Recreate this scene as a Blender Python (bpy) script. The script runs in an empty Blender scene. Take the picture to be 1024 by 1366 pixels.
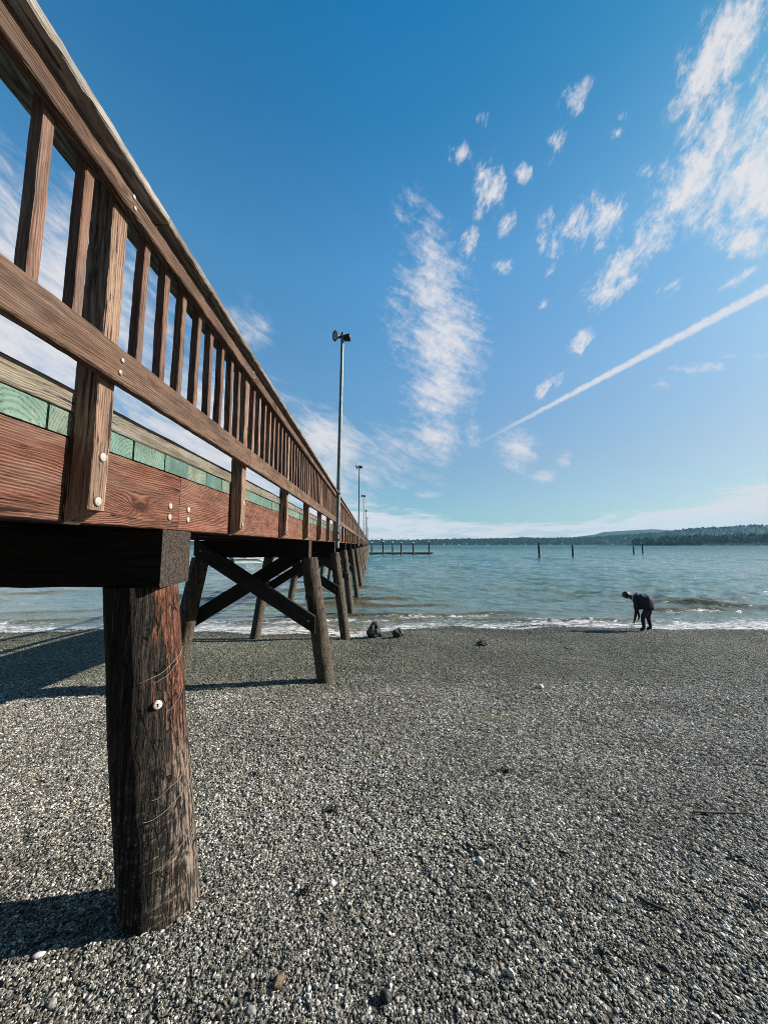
import bpy, bmesh, math, random
import numpy as np
from mathutils import Vector, Matrix, Euler, noise as mnoise

random.seed(7); rng = np.random.default_rng(11)
S = bpy.context.scene
COL = S.collection
R = math.radians
PI = math.pi
E = 2.82                                  # eye height above the water (water is z = 0)

# ------------------------------------------------------------------ camera
FPX = 500.0; TH = math.atan(0.11); PSI = R(1.9356)
cam_d = bpy.data.cameras.new('camera'); cam = bpy.data.objects.new('camera', cam_d); COL.objects.link(cam)
cam.location = (0, 0, E); cam.rotation_euler = (PI/2 + TH, 0, -PSI)
cam_d.sensor_fit = 'VERTICAL'; cam_d.sensor_height = 36.0; cam_d.lens = 36.0*FPX/1366.0
cam_d.shift_y = -11.0/1366.0; cam_d.clip_start = 0.05; cam_d.clip_end = 40000
S.camera = cam
_f = Vector((math.sin(PSI)*math.cos(TH), math.cos(PSI)*math.cos(TH), math.sin(TH)))
_r = Vector((math.cos(PSI), -math.sin(PSI), 0)); _u = _r.cross(_f)
def sight(x, y):                          # world direction seen at a point of the photograph
    return (_f + _r*((x-512)/FPX) + _u*((672-y)/FPX))

# ------------------------------------------------------------------ tagging
def tag(o, label=None, cat=None, group=None, kind=None):
    if label: o['label'] = label
    if cat: o['category'] = cat
    if group: o['group'] = group
    if kind: o['kind'] = kind
    return o
def wloc(o):
    p = Vector(o.location)
    while o.parent: o = o.parent; p = p + Vector(o.location)
    return p
def empty(name, loc, label=None, cat=None, group=None, rz=0):
    o = bpy.data.objects.new(name, None); COL.objects.link(o); o.location = loc; o.rotation_euler = (0,0,rz)
    o.empty_display_size = .2
    return tag(o, label, cat, group)
def link(name, me, parent=None, loc=(0,0,0), rot=(0,0,0), mat=None):
    o = bpy.data.objects.new(name, me); COL.objects.link(o)
    if mat is not None and not me.materials: me.materials.append(mat)
    o.parent = parent; o.location = loc; o.rotation_euler = rot
    return o

# ------------------------------------------------------------------ mesh builder
class MB:
    def __init__(s): s.v = []; s.f = []; s.sm = []
    def add(s, vs, fs, smooth=False):
        b = len(s.v); s.v += [tuple(v) for v in vs]
        for f in fs: s.f.append(tuple(i+b for i in f)); s.sm.append(smooth)
    def box(s, x0, x1, y0, y1, z0, z1):
        s.add([(x0,y0,z0),(x1,y0,z0),(x1,y1,z0),(x0,y1,z0),(x0,y0,z1),(x1,y0,z1),(x1,y1,z1),(x0,y1,z1)],
              [(0,3,2,1),(4,5,6,7),(0,1,5,4),(1,2,6,5),(2,3,7,6),(3,0,4,7)])
    def tube(s, pts, rad, n=10, cap=True, smooth=True):
        pts = [Vector(p) for p in pts]
        if not hasattr(rad, '__len__'): rad = [rad]*len(pts)
        rings = []; prev = None
        for i, p in enumerate(pts):
            d = (pts[min(i+1, len(pts)-1)] - pts[max(i-1, 0)]).normalized()
            a = prev if prev is not None else (Vector((0,0,1)) if abs(d.z) < .9 else Vector((1,0,0)))
            a = (a - d*a.dot(d)).normalized(); prev = a; b = d.cross(a)
            rings.append([p + (a*math.cos(2*PI*k/n) + b*math.sin(2*PI*k/n))*rad[i] for k in range(n)])
        vs = [v for r in rings for v in r]; fs = []
        for i in range(len(rings)-1):
            for k in range(n):
                fs.append((i*n+k, i*n+(k+1)%n, (i+1)*n+(k+1)%n, (i+1)*n+k))
        s.add(vs, fs, smooth)
        if cap:
            s.add(rings[0], [tuple(range(n))[::-1]]); s.add(rings[-1], [tuple(range(n))])
    def lathe(s, prof, n=16, M=None, smooth=True):
        M = M or Matrix.Identity(4); vs = []; fs = []
        for (r, z) in prof:
            for k in range(n): vs.append(M @ Vector((r*math.cos(2*PI*k/n), r*math.sin(2*PI*k/n), z)))
        for i in range(len(prof)-1):
            for k in range(n): fs.append((i*n+k, i*n+(k+1)%n, (i+1)*n+(k+1)%n, (i+1)*n+k))
        s.add(vs, fs, smooth)
    def mesh(s, name):
        me = bpy.data.meshes.new(name); me.from_pydata(s.v, [], s.f)
        me.polygons.foreach_set('use_smooth', s.sm); me.update(); return me

def board_mesh(name, L, T, W, bev=.004, seg=1, jit=0.0, cut=None):
    """Plank: length along local X, thickness along Y, width along Z; chamfered edges, slight waviness."""
    mb = MB(); n = max(1, seg); t, w = T/2, W/2; b = bev
    prof = [(-t+b,-w),(t-b,-w),(t,-w+b),(t,w-b),(t-b,w),(-t+b,w),(-t,w-b),(-t,-w+b)]
    vs = []
    for i in range(n+1):
        x = -L/2 + L*i/n
        oy = random.gauss(0, jit) if 0 < i < n else 0
        for (y, z) in prof:
            vs.append((x, y + oy + random.gauss(0, jit*.5), z + random.gauss(0, jit)))
    fs = []
    for i in range(n):
        for k in range(8): fs.append((i*8+k, i*8+(k+1)%8, (i+1)*8+(k+1)%8, (i+1)*8+k))
    fs.append(tuple(range(8))[::-1]); fs.append(tuple(n*8+k for k in range(8)))
    mb.add(vs, [tuple(reversed(f)) for f in fs])
    me = mb.mesh(name)
    if cut:                                # bevelled lower end of a post (local -X end, cut across Y)
        for v in me.vertices:
            if v.co.x < -L/2 + 1e-4: v.co.x += cut*(v.co.y + t)/T
    return me

# ------------------------------------------------------------------ node helper
class NT:
    def __init__(s, tree): s.t = tree; s.n = tree.nodes; s.l = tree.links
    def new(s, typ, **kw):
        n = s.n.new(typ)
        for k, v in kw.items(): setattr(n, k, v)
        return n
    def put(s, sock, v):
        if v is None: return
        if isinstance(v, bpy.types.NodeSocket): s.l.new(v, sock)
        elif isinstance(v, bpy.types.Node): s.l.new(v.outputs[0], sock)
        else: sock.default_value = v
    def m(s, op, a, b=None, c=None, clamp=False):
        n = s.new('ShaderNodeMath', operation=op, use_clamp=clamp)
        s.put(n.inputs[0], a); s.put(n.inputs[1], b); s.put(n.inputs[2], c); return n.outputs[0]
    def vm(s, op, a, b=None, scale=None):
        n = s.new('ShaderNodeVectorMath', operation=op)
        s.put(n.inputs[0], a); s.put(n.inputs[1], b)
        if scale is not None: s.put(n.inputs['Scale'], scale)
        return n.outputs['Value'] if op in ('LENGTH','DOT_PRODUCT','DISTANCE') else n.outputs['Vector']
    def sep(s, v):
        n = s.new('ShaderNodeSeparateXYZ'); s.put(n.inputs[0], v); return n.outputs
    def comb(s, x=0., y=0., z=0.):
        n = s.new('ShaderNodeCombineXYZ'); s.put(n.inputs[0], x); s.put(n.inputs[1], y); s.put(n.inputs[2], z); return n.outputs[0]
    def mp(s, v, loc=(0,0,0), rot=(0,0,0), sc=(1,1,1)):
        n = s.new('ShaderNodeMapping'); s.put(n.inputs[0], v); n.inputs[1].default_value = loc
        n.inputs[2].default_value = rot; n.inputs[3].default_value = sc; return n.outputs[0]
    def noise(s, v, scale=1., det=4., rough=.55, dist=0., out='Fac', w=None):
        n = s.new('ShaderNodeTexNoise'); s.put(n.inputs['Vector'], v); s.put(n.inputs['Scale'], scale)
        n.inputs['Detail'].default_value = det; n.inputs['Roughness'].default_value = rough
        n.inputs['Distortion'].default_value = dist; return n.outputs[out]
    def vor(s, v, scale=1., feat='F1', out='Distance', rand=1.):
        n = s.new('ShaderNodeTexVoronoi', feature=feat); s.put(n.inputs['Vector'], v); s.put(n.inputs['Scale'], scale)
        n.inputs['Randomness'].default_value = rand; return n.outputs[out]
    def ramp(s, f, stops, interp='LINEAR'):
        n = s.new('ShaderNodeValToRGB'); s.put(n.inputs[0], f); cr = n.color_ramp; cr.interpolation = interp
        while len(cr.elements) < len(stops): cr.elements.new(.5)
        for e, (p, c) in zip(cr.elements, stops):
            e.position = p; e.color = (c[0], c[1], c[2], 1) if hasattr(c, '__len__') else (c, c, c, 1)
        return n.outputs[0]
    def mr(s, v, a, b, c=0., d=1., smooth=True):
        n = s.new('ShaderNodeMapRange', interpolation_type='SMOOTHSTEP' if smooth else 'LINEAR'); n.clamp = True
        s.put(n.inputs[0], v); s.put(n.inputs[1], a); s.put(n.inputs[2], b); s.put(n.inputs[3], c); s.put(n.inputs[4], d)
        return n.outputs[0]
    def mix(s, f, a, b, blend='MIX'):
        n = s.new('ShaderNodeMix', data_type='RGBA', blend_type=blend); n.clamp_factor = True
        s.put(n.inputs[0], f); s.put(n.inputs[6], a if not isinstance(a, tuple) else (*a, 1)[:4]); s.put(n.inputs[7], b if not isinstance(b, tuple) else (*b, 1)[:4])
        return n.outputs[2]
    def bump(s, h, strength=.5, dist=.01, normal=None):
        n = s.new('ShaderNodeBump'); s.put(n.inputs['Height'], h); s.put(n.inputs['Strength'], strength)
        n.inputs['Distance'].default_value = dist
        if normal is not None: s.put(n.inputs['Normal'], normal)
        return n.outputs[0]
    def attr(s, name, typ='GEOMETRY', out='Fac'):
        n = s.new('ShaderNodeAttribute', attribute_name=name, attribute_type=typ); return n.outputs[out]

def material(name):
    m = bpy.data.materials.new(name); m.use_nodes = True
    n = NT(m.node_tree); b = m.node_tree.nodes['Principled BSDF']
    return m, n, b
def setb(n, b, color=None, rough=None, normal=None, spec=None, metal=None):
    if color is not None: n.put(b.inputs['Base Color'], color if not isinstance(color, tuple) else (*color, 1)[:4])
    if rough is not None: n.put(b.inputs['Roughness'], rough)
    if normal is not None: n.put(b.inputs['Normal'], normal)
    if spec is not None: n.put(b.inputs['Specular IOR Level'], spec)
    if metal is not None: n.put(b.inputs['Metallic'], metal)

K = .56                                   # the picture is exposed for darker, weathered timber
def wood(name, dark, mid, light, freq=600., knots=True, crack=.5, bump=.6, ring=.6, grey=None, greyamt=.35, red=None, knotsc=(1.1, 1, 3.6), wav=26., tonev=.4):
    m, n, b = material(name)
    tc = n.new('ShaderNodeTexCoord').outputs['Object']
    rnd = n.new('ShaderNodeObjectInfo').outputs['Random']
    off = n.comb(n.m('MULTIPLY', rnd, 37.3), n.m('MULTIPLY', rnd, 11.7), n.m('MULTIPLY', rnd, 23.1))
    p = n.vm('ADD', tc, off)
    x, y, z = n.sep(p)
    low = n.noise(n.mp(p, sc=(1.2, 5, 6)), 1., 3., .55)
    med = n.noise(n.mp(p, sc=(9, 30, 40)), 1., 3., .6)
    v = n.m('ADD', n.m('MULTIPLY', z, freq), n.m('MULTIPLY', y, freq*.45))
    v = n.m('ADD', v, n.m('MULTIPLY', low, wav*2.4))
    v = n.m('ADD', v, n.m('MULTIPLY', med, wav*.36))
    if knots:
        kd = n.vor(n.mp(p, sc=knotsc), 1., 'F1', 'Distance', .9)
        kn = n.m('MULTIPLY', n.m('EXPONENT', n.m('MULTIPLY', kd, -8.)), 60.)
        v = n.m('ADD', v, kn)
        kcore = n.mr(n.m('ADD', kd, n.m('MULTIPLY', n.m('SUBTRACT', med, .5), .06)), .03, .125, 1., 0.)
    s1 = n.m('POWER', n.m('MULTIPLY_ADD', n.m('SINE', v), .5, .5), 1.2)
    fine = n.noise(n.mp(p, sc=(9, 260, 260)), 1., 3., .7)
    fib = n.noise(n.mp(p, sc=(2.6, 90, 90)), 1., 5., .72)
    amp = n.mr(n.noise(n.mp(p, loc=(5,8,1), sc=(2, 9, 9)), 1., 3.), .35, .65, .35, 1.)
    g = n.m('ADD', n.m('MULTIPLY', n.m('MULTIPLY', s1, ring), amp), n.m('MULTIPLY', fib, n.m('SUBTRACT', 1., n.m('MULTIPLY', amp, ring))))
    g = n.m('ADD', g, n.m('MULTIPLY', n.m('SUBTRACT', fine, .5), .7))
    col = n.ramp(g, [(.17, dark), (.43, mid), (.74, light)])
    bl = n.noise(n.mp(p, sc=(1.9, 8, 8)), 1., 5., .65)
    if grey: col = n.mix(n.mr(bl, .42, .68, 0., greyamt*2), col, n.mix(n.m('MULTIPLY', g, .9), (grey[0]*.3, grey[1]*.3, grey[2]*.3), grey))
    if red: col = n.mix(n.mr(n.noise(n.mp(p, loc=(9,3,5), sc=(1.5, 6, 7)), 1., 4., .65), .5, .72, 0., .7), col, n.vm('SCALE', red, scale=n.m('MULTIPLY_ADD', g, 1.3, .25)))
    tone = n.m('MULTIPLY_ADD', n.m('FRACT', n.m('MULTIPLY', rnd, 7.31)), tonev*K, (1.-tonev*.5)*K)
    tone = n.m('MULTIPLY', tone, n.mr(n.noise(n.mp(p, loc=(1,4,8), sc=(3.5, 14, 14)), 1., 4., .65), .32, .62, .62, 1.12))
    col = n.vm('SCALE', col, scale=tone)
    cr = n.noise(n.mp(p, loc=(3,1,2), sc=(1.5, 55, 55)), 1., 5., .62)
    crm = n.mr(cr, .70-.14*crack, .74-.14*crack)
    col = n.mix(n.m('MULTIPLY', crm, .9), col, (dark[0]*.18, dark[1]*.18, dark[2]*.18))
    if knots: col = n.mix(n.m('MULTIPLY', kcore, .85), col, (dark[0]*.5, dark[1]*.42, dark[2]*.4))
    h = n.m('ADD', n.m('MULTIPLY', g, .9), n.m('MULTIPLY', crm, -1.8))
    h = n.m('ADD', h, n.m('MULTIPLY', fine, .5))
    setb(n, b, col, n.mr(g, 0., 1., .95, .75), n.bump(h, bump, .004), .2)
    return m

# ------------------------------------------------------------------ materials
M = {}
M['fascia'] = wood('fascia_wood', (.045,.016,.010), (.20,.073,.043), (.39,.185,.125), 640., crack=.35, bump=.9, ring=.46, red=(.25,.070,.037), grey=(.40,.28,.21), greyamt=.22, wav=15.)
M['rail'] = wood('rail_wood', (.030,.014,.009), (.155,.082,.052), (.36,.225,.155), 760., crack=.4, bump=.8, ring=.42, grey=(.34,.245,.185), greyamt=.25, knotsc=(.8,1,5), wav=14.)
M['cap'] = wood('cap_rail_wood', (.10,.08,.065), (.34,.28,.23), (.58,.52,.46), 500., crack=.5, bump=.9, ring=.45, grey=(.56,.53,.49), greyamt=.35, knotsc=(.8,1,5))
M['post'] = wood('post_wood', (.09,.045,.028), (.42,.255,.172), (.72,.50,.355), 520., knots=True, crack=.85, bump=1., ring=.34, grey=(.42,.31,.235), greyamt=.25, knotsc=(2.2,3,3), wav=13.)
M['baluster'] = wood('baluster_wood', (.065,.030,.020), (.245,.126,.085), (.42,.25,.178), 700., knots=False, crack=.3, bump=.6, ring=.3, grey=(.40,.31,.26), greyamt=.3)
M['curb'] = wood('curb_wood', (.06,.047,.033), (.235,.195,.145), (.38,.33,.255), 800., crack=.4, bump=.7, ring=.4, grey=(.44,.42,.37), greyamt=.4, knotsc=(1.6,1,6))
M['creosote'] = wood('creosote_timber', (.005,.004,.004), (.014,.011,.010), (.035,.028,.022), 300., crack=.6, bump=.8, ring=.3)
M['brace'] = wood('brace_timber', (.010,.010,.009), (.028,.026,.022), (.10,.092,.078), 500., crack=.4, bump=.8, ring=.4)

def mat_beam_end():
    m, n, b = material('beam_timber')
    tc = n.new('ShaderNodeTexCoord').outputs['Object']
    geo = n.new('ShaderNodeNewGeometry')
    x, y, z = n.sep(tc)
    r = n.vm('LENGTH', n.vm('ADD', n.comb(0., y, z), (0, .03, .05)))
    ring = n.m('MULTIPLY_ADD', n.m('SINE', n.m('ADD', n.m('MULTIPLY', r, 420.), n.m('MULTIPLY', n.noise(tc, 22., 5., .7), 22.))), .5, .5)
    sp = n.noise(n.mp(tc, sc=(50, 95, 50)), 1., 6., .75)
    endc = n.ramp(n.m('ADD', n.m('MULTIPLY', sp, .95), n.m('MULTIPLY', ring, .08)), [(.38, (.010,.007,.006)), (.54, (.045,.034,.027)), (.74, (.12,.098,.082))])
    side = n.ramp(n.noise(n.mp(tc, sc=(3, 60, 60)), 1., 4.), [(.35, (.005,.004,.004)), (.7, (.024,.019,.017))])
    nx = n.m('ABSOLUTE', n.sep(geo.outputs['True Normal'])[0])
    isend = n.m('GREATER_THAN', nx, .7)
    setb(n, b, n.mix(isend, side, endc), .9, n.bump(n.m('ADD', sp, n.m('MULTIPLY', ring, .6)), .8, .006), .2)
    return m
M['beam'] = mat_beam_end()

def mat_plank():
    m, n, b = material('deck_plank_wood')
    tc = n.new('ShaderNodeTexCoord').outputs['Object']
    rnd = n.new('ShaderNodeObjectInfo').outputs['Random']
    r2 = n.m('FRACT', n.m('MULTIPLY', rnd, 13.7)); r3 = n.m('FRACT', n.m('MULTIPLY', rnd, 71.3))
    x, y, z = n.sep(tc)
    cy = n.m('MULTIPLY_ADD', r2, .34, -.17); cz = n.m('MULTIPLY_ADD', r3, .26, -.24)
    p = n.comb(n.m('MULTIPLY', x, .15), n.m('SUBTRACT', y, cy), n.m('SUBTRACT', z, cz))
    r = n.m('ADD', n.vm('LENGTH', p), n.m('MULTIPLY', n.noise(n.mp(tc, sc=(.5, 9, 9)), 1., 2.), .02))
    s1 = n.m('MULTIPLY_ADD', n.m('SINE', n.m('MULTIPLY', r, 620.)), .5, .5)
    s1 = n.m('POWER', s1, 2.2)
    sp = n.noise(n.mp(tc, sc=(4, 70, 70)), 1., 4., .7)
    bl = n.noise(n.mp(n.vm('ADD', tc, n.comb(r2, r3, rnd)), sc=(1, 14, 14)), 1., 3.)
    base = n.ramp(n.m('FRACT', n.m('MULTIPLY', rnd, 5.1)), [(0., (.13,.265,.215)), (.5, (.21,.345,.28)), (.8, (.28,.355,.27)), (1., (.115,.25,.215))])
    base = n.mix(n.mr(bl, .55, .7, 0., .75), base, (.14,.32,.25))
    base = n.mix(n.mr(bl, .30, .40, .6, 0.), base, (.46,.40,.27))
    col = n.mix(n.m('MULTIPLY', s1, n.m('MULTIPLY', sp, .9)), base, (.07,.13,.10))
    col = n.mix(n.mr(sp, .54, .68, 0., .7), col, (.035,.06,.045))
    col = n.vm('SCALE', col, scale=n.m('MULTIPLY', K, n.mr(n.noise(n.mp(n.vm('ADD', tc, n.comb(rnd, r3, r2)), sc=(1, 8, 8)), 1., 4.), .3, .7, .7, 1.15)))
    setb(n, b, col, .8, n.bump(n.m('ADD', sp, n.m('MULTIPLY', s1, .5)), .5, .004), .25)
    return m
M['plank'] = mat_plank()

def mat_pile(name, near):
    m, n, b = material(name)
    tc = n.new('ShaderNodeTexCoord').outputs['Object']
    geo = n.new('ShaderNodeNewGeometry')
    rnd = n.new('ShaderNodeObjectInfo').outputs['Random']
    off = n.comb(n.m('MULTIPLY', rnd, 17.), n.m('MULTIPLY', rnd, 9.), n.m('MULTIPLY', rnd, 31.))
    p = n.vm('ADD', tc, off)
    wz = n.sep(geo.outputs['Position'])[2]
    st = n.noise(n.mp(p, sc=(60, 60, 2.2)), 1., 6., .70)
    st2 = n.noise(n.mp(p, sc=(170, 170, 9.)), 1., 4., .7)
    g = n.m('ADD', n.m('MULTIPLY', st, .56), n.m('MULTIPLY', st2, .44))
    ckv = n.vor(n.mp(n.vm('ADD', p, n.vm('SCALE', n.noise(p, 7., 3., .6, out='Color'), scale=.05)), sc=(30, 30, 1.5)), 1., 'DISTANCE_TO_EDGE', 'Distance')
    ck = n.m('MULTIPLY', n.mr(ckv, .010, .060, 1., 0.), n.mr(n.noise(p, 11., 3.), .40, .58))
    g = n.m('SUBTRACT', g, n.m('MULTIPLY', ck, .11))
    if near:
        col = n.ramp(g, [(.39, (.002,.002,.002)), (.48, (.011,.009,.007)), (.56, (.040,.031,.024)), (.67, (.15,.118,.092))])
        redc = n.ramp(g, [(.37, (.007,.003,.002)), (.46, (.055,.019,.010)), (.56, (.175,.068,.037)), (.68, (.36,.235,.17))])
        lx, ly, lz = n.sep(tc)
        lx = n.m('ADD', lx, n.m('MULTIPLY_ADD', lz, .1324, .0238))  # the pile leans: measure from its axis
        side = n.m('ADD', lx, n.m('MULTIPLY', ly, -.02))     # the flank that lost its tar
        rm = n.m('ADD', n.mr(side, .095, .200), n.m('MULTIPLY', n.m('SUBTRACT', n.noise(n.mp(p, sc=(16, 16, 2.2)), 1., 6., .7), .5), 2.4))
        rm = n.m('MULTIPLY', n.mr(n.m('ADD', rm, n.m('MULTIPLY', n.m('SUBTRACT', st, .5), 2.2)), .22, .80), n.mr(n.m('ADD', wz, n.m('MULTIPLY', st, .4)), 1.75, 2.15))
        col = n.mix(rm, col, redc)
        # worn band near the foot: tar rubbed off, pale fibres, slanting scrape lines
        foot = n.mr(wz, 1.25, 1.95, 1., 0.)
        ang = n.m('ARCTAN2', ly, lx)
        hel = n.m('ADD', lz, n.m('MULTIPLY', ang, -.055))
        scr = n.noise(n.comb(n.m('MULTIPLY', hel, 26.), n.m('MULTIPLY', ang, 1.2), 3.), 1., 4., .6)
        scr = n.mr(scr, .50, .66)
        fib = n.mr(st, .44, .6)
        col = n.mix(n.m('MULTIPLY', n.m('MULTIPLY', foot, scr), n.m('MULTIPLY', fib, .85)), col, (.27,.235,.195))
        low = n.mr(wz, 1.0, 1.5, 1., 0.)
        col = n.mix(n.m('MULTIPLY', low, n.mr(g, .50, .60, 0., .55)), col, (.175,.135,.09))
        scf = n.mr(n.noise(n.comb(n.m('MULTIPLY', hel, 60.), n.m('MULTIPLY', ang, 5.), 8.), 1., 5., .7), .54, .64)
        col = n.mix(n.m('MULTIPLY', n.m('MULTIPLY', foot, scf), n.mr(g, .42, .54, .1, .7)), col, (.34,.30,.255))
        # pale bare fibres down the worn flank, below the red
        bare = n.m('MULTIPLY', n.mr(n.m('ADD', side, n.m('MULTIPLY', n.m('SUBTRACT', st, .5), .25)), .145, .20), n.mr(n.m('ADD', wz, n.m('MULTIPLY', st, .5)), 1.95, 2.35, 1., 0.))
        col = n.mix(n.m('MULTIPLY', bare, n.mr(g, .40, .56, .1, .85)), col, (.30,.225,.175))
        col = n.mix(n.m('MULTIPLY', ck, .7), col, (.004,.003,.003))
        h = n.m('SUBTRACT', g, n.m('MULTIPLY', ck, .35))
        setb(n, b, col, .85, n.bump(h, 1., .03), .25)
    else:
        col = n.ramp(g, [(.36, (.008,.006,.005)), (.48, (.050,.037,.029)), (.58, (.165,.128,.102)), (.72, (.31,.255,.21))])
        q = n.m('ADD', wz, n.m('MULTIPLY', n.m('SUBTRACT', n.noise(p, 3., 3.), .5), .9))
        moss = n.m('MULTIPLY', n.mr(q, .2, .6), n.mr(q, 1.0, 1.7, 1., 0.))
        col = n.mix(n.m('MULTIPLY', moss, n.mr(n.noise(p, 9., 4.), .4, .6, 0., .85)), col, (.085,.076,.042))
        barn = n.m('MULTIPLY', n.mr(q, .9, 1.3, 1., 0.), n.mr(n.noise(p, 40., 3., .7), .5, .62))
        col = n.mix(n.m('MULTIPLY', barn, .8), col, (.24,.215,.18))
        setb(n, b, col, .9, n.bump(n.m('ADD', g, n.m('MULTIPLY', barn, .4)), 1., .03), .2)
    return m
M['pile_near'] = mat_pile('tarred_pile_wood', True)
M['pile'] = mat_pile('weathered_pile_wood', False)

def simple(name, color, rough=.6, metal=0., noise=0., nsc=20., bump=0.):
    m, n, b = material(name)
    c = color
    if noise:
        tc = n.new('ShaderNodeTexCoord').outputs['Object']
        f = n.noise(tc, nsc, 5., .6)
        c = n.mix(n.mr(f, .3, .7), tuple(x*(1-noise) for x in color), tuple(min(1, x*(1+noise)) for x in color))
        if bump: setb(n, b, normal=n.bump(f, bump, .01))
    setb(n, b, c, rough, metal=metal); return m
def mat_bolt():
    m, n, b = material('galvanised_bolt'); tc = n.new('ShaderNodeTexCoord').outputs['Object']
    x, y, z = n.sep(tc); r = n.vm('LENGTH', n.comb(x, y, 0.)); rnd = n.new('ShaderNodeObjectInfo').outputs['Random']
    q = n.vm('ADD', tc, n.comb(rnd, rnd, 0.)); f = n.noise(q, 70., 5., .7)
    c = n.mix(n.mr(f, .35, .65), (.22,.205,.185), (.38,.36,.33))
    rust = n.mr(n.m('ADD', r, n.m('MULTIPLY', n.m('SUBTRACT', f, .5), .012)), .0135, .0175)
    c = n.mix(n.m('MULTIPLY', rust, .85), c, (.075,.035,.018)); c = n.mix(n.mr(f, .60, .70, 0., .6), c, (.12,.06,.03))
    setb(n, b, c, .6, n.bump(f, .4, .002)); return m
M['bolt'] = mat_bolt()
M['screw'] = simple('rusty_screw', (.30,.26,.23), .5, .5, .3, 90.)
M['tag'] = simple('aluminium_tag', (.50,.48,.45), .5, .0, .1, 50.)
M['pole'] = simple('galvanised_pole', (.135,.16,.155), .5, .25, .35, 9.)
M['lamp'] = simple('dark_lamp_housing', (.010,.012,.014), .5, .2, .3, 20.)
M['lens'] = simple('lamp_glass', (.10,.11,.11), .12, .0)
M['cord'] = simple('pale_cord', (.26,.22,.185), .9)
M['white_hull'] = simple('white_gelcoat', (.80,.80,.78), .3, 0., .04, 3.)
M['dark_glass'] = simple('cabin_glass', (.012,.016,.020), .08)
M['concrete'] = simple('dock_concrete', (.36,.34,.31), .9, 0., .25, 2.)
M['rock_dark'] = simple('barnacled_rock', (.045,.042,.038), .85, 0., .7, 14., .8)
M['stick'] = simple('driftwood_stick', (.10,.07,.045), .9, 0., .5, 30., .5)
M['kelp'] = simple('dried_kelp', (.022,.018,.012), .7, 0., .5, 30., .5)
M['stone_white'] = simple('white_quartz', (.50,.485,.46), .6, 0., .12, 30., .3)
M['stone_pink'] = simple('pink_stone', (.46,.30,.26), .7, 0., .2, 30., .3)
M['stone_grey'] = simple('grey_stone', (.20,.20,.19), .75, 0., .25, 25., .3)
M['stone_brown'] = simple('brown_stone', (.12,.08,.05), .8, 0., .4, 40., .6)
M['stone_black'] = simple('black_stone', (.016,.018,.020), .6, 0., .4, 30., .3)
M['jacket'] = simple('navy_jacket', (.012,.015,.022), .85, 0., .3, 14., .6)
M['trousers'] = simple('dark_trousers', (.016,.019,.026), .9, 0., .3, 20., .5)
M['skin'] = simple('skin', (.40,.24,.17), .55)
M['hair'] = simple('dark_hair', (.014,.010,.008), .6, 0., .3, 60., .8)
M['boot'] = simple('dark_boot', (.012,.011,.010), .6)
M['strap'] = simple('pale_strap', (.50,.46,.44), .8)

# ------------------------------------------------------------------ ground shape
_gy = np.array([-9000., -400, -60, -20, -6, 0, 2, 6.7, 11.0, 12.4, 14.0, 18., 30., 70., 9000.])
_gz = np.array([9., 7.0, 4.2, 2.6, 1.66, 1.26, 1.085, .47, .17, .02, -.16, -.55, -1.3, -3.0, -6.])
def shore_shift(x):
    return -1.0*np.exp(-((x+.3)/1.25)**2) + .55 - .30*np.exp(-((x-8.9)/1.6)**2) + .16*np.sin(x*.9+1.) + .1*np.sin(x*2.3)
_nz = rng.uniform(0, 2*PI, (24, 2)); _nk = rng.uniform(.5, 5.5, 24)
def ground_z(x, y, fine=True):
    x = np.asarray(x, float); y = np.asarray(y, float)
    k = np.clip((y-6)/5, 0, 1)
    yy = y - shore_shift(x)*k
    z = (np.interp(yy-.5, _gy, _gz) + np.interp(yy, _gy, _gz)*2 + np.interp(yy+.5, _gy, _gz))/4
    if fine:
        h = 0
        for i in range(24):
            h = h + np.sin(_nk[i]*(x*math.cos(_nz[i,0]) + y*math.sin(_nz[i,0])) + _nz[i,1])/_nk[i]
        z = z + h*.0065*np.clip(1-(np.hypot(x, y)-20)/40, 0, 1)
        z = z + .018*np.exp(-((x+1.03)**2 + (y-2.10)**2)/.10)
    return z
def on_ground(px, py):                     # where the line of sight through a photo point meets the beach
    d = sight(px, py); t = 1.5
    for _ in range(60):
        p = Vector((0,0,E)) + d*t
        gz = float(ground_z(p.x, p.y)); t *= (E-gz)/max(1e-6, (E-p.z))
    p = Vector((0,0,E)) + d*t
    return Vector((p.x, p.y, float(ground_z(p.x, p.y))))

def grid_mesh(name, X, Y, Z, smooth=True):
    ny, nx = X.shape
    co = np.stack([X, Y, Z], -1).reshape(-1, 3).astype(np.float32)
    i = np.arange(ny*nx).reshape(ny, nx)
    q = np.stack([i[:-1,:-1], i[:-1,1:], i[1:,1:], i[1:,:-1]], -1).reshape(-1, 4)
    return np_mesh(name, co, q, smooth)
def np_mesh(name, co, q, smooth=True):
    me = bpy.data.meshes.new(name); n = q.shape[1]
    me.vertices.add(len(co)); me.vertices.foreach_set('co', np.ascontiguousarray(co, np.float32).ravel())
    me.loops.add(len(q)*n); me.loops.foreach_set('vertex_index', np.ascontiguousarray(q, np.int32).ravel())
    me.polygons.add(len(q)); me.polygons.foreach_set('loop_start', np.arange(0, len(q)*n, n, dtype=np.int32))
    me.polygons.foreach_set('loop_total', np.full(len(q), n, np.int32))
    me.update(calc_edges=True); me.validate()
    me.polygons.foreach_set('use_smooth', np.full(len(me.polygons), smooth)); return me
def fattr(me, name, arr):
    a = me.attributes.new(name, 'FLOAT', 'POINT'); a.data.foreach_set('value', np.ascontiguousarray(arr, np.float32).ravel())

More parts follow.
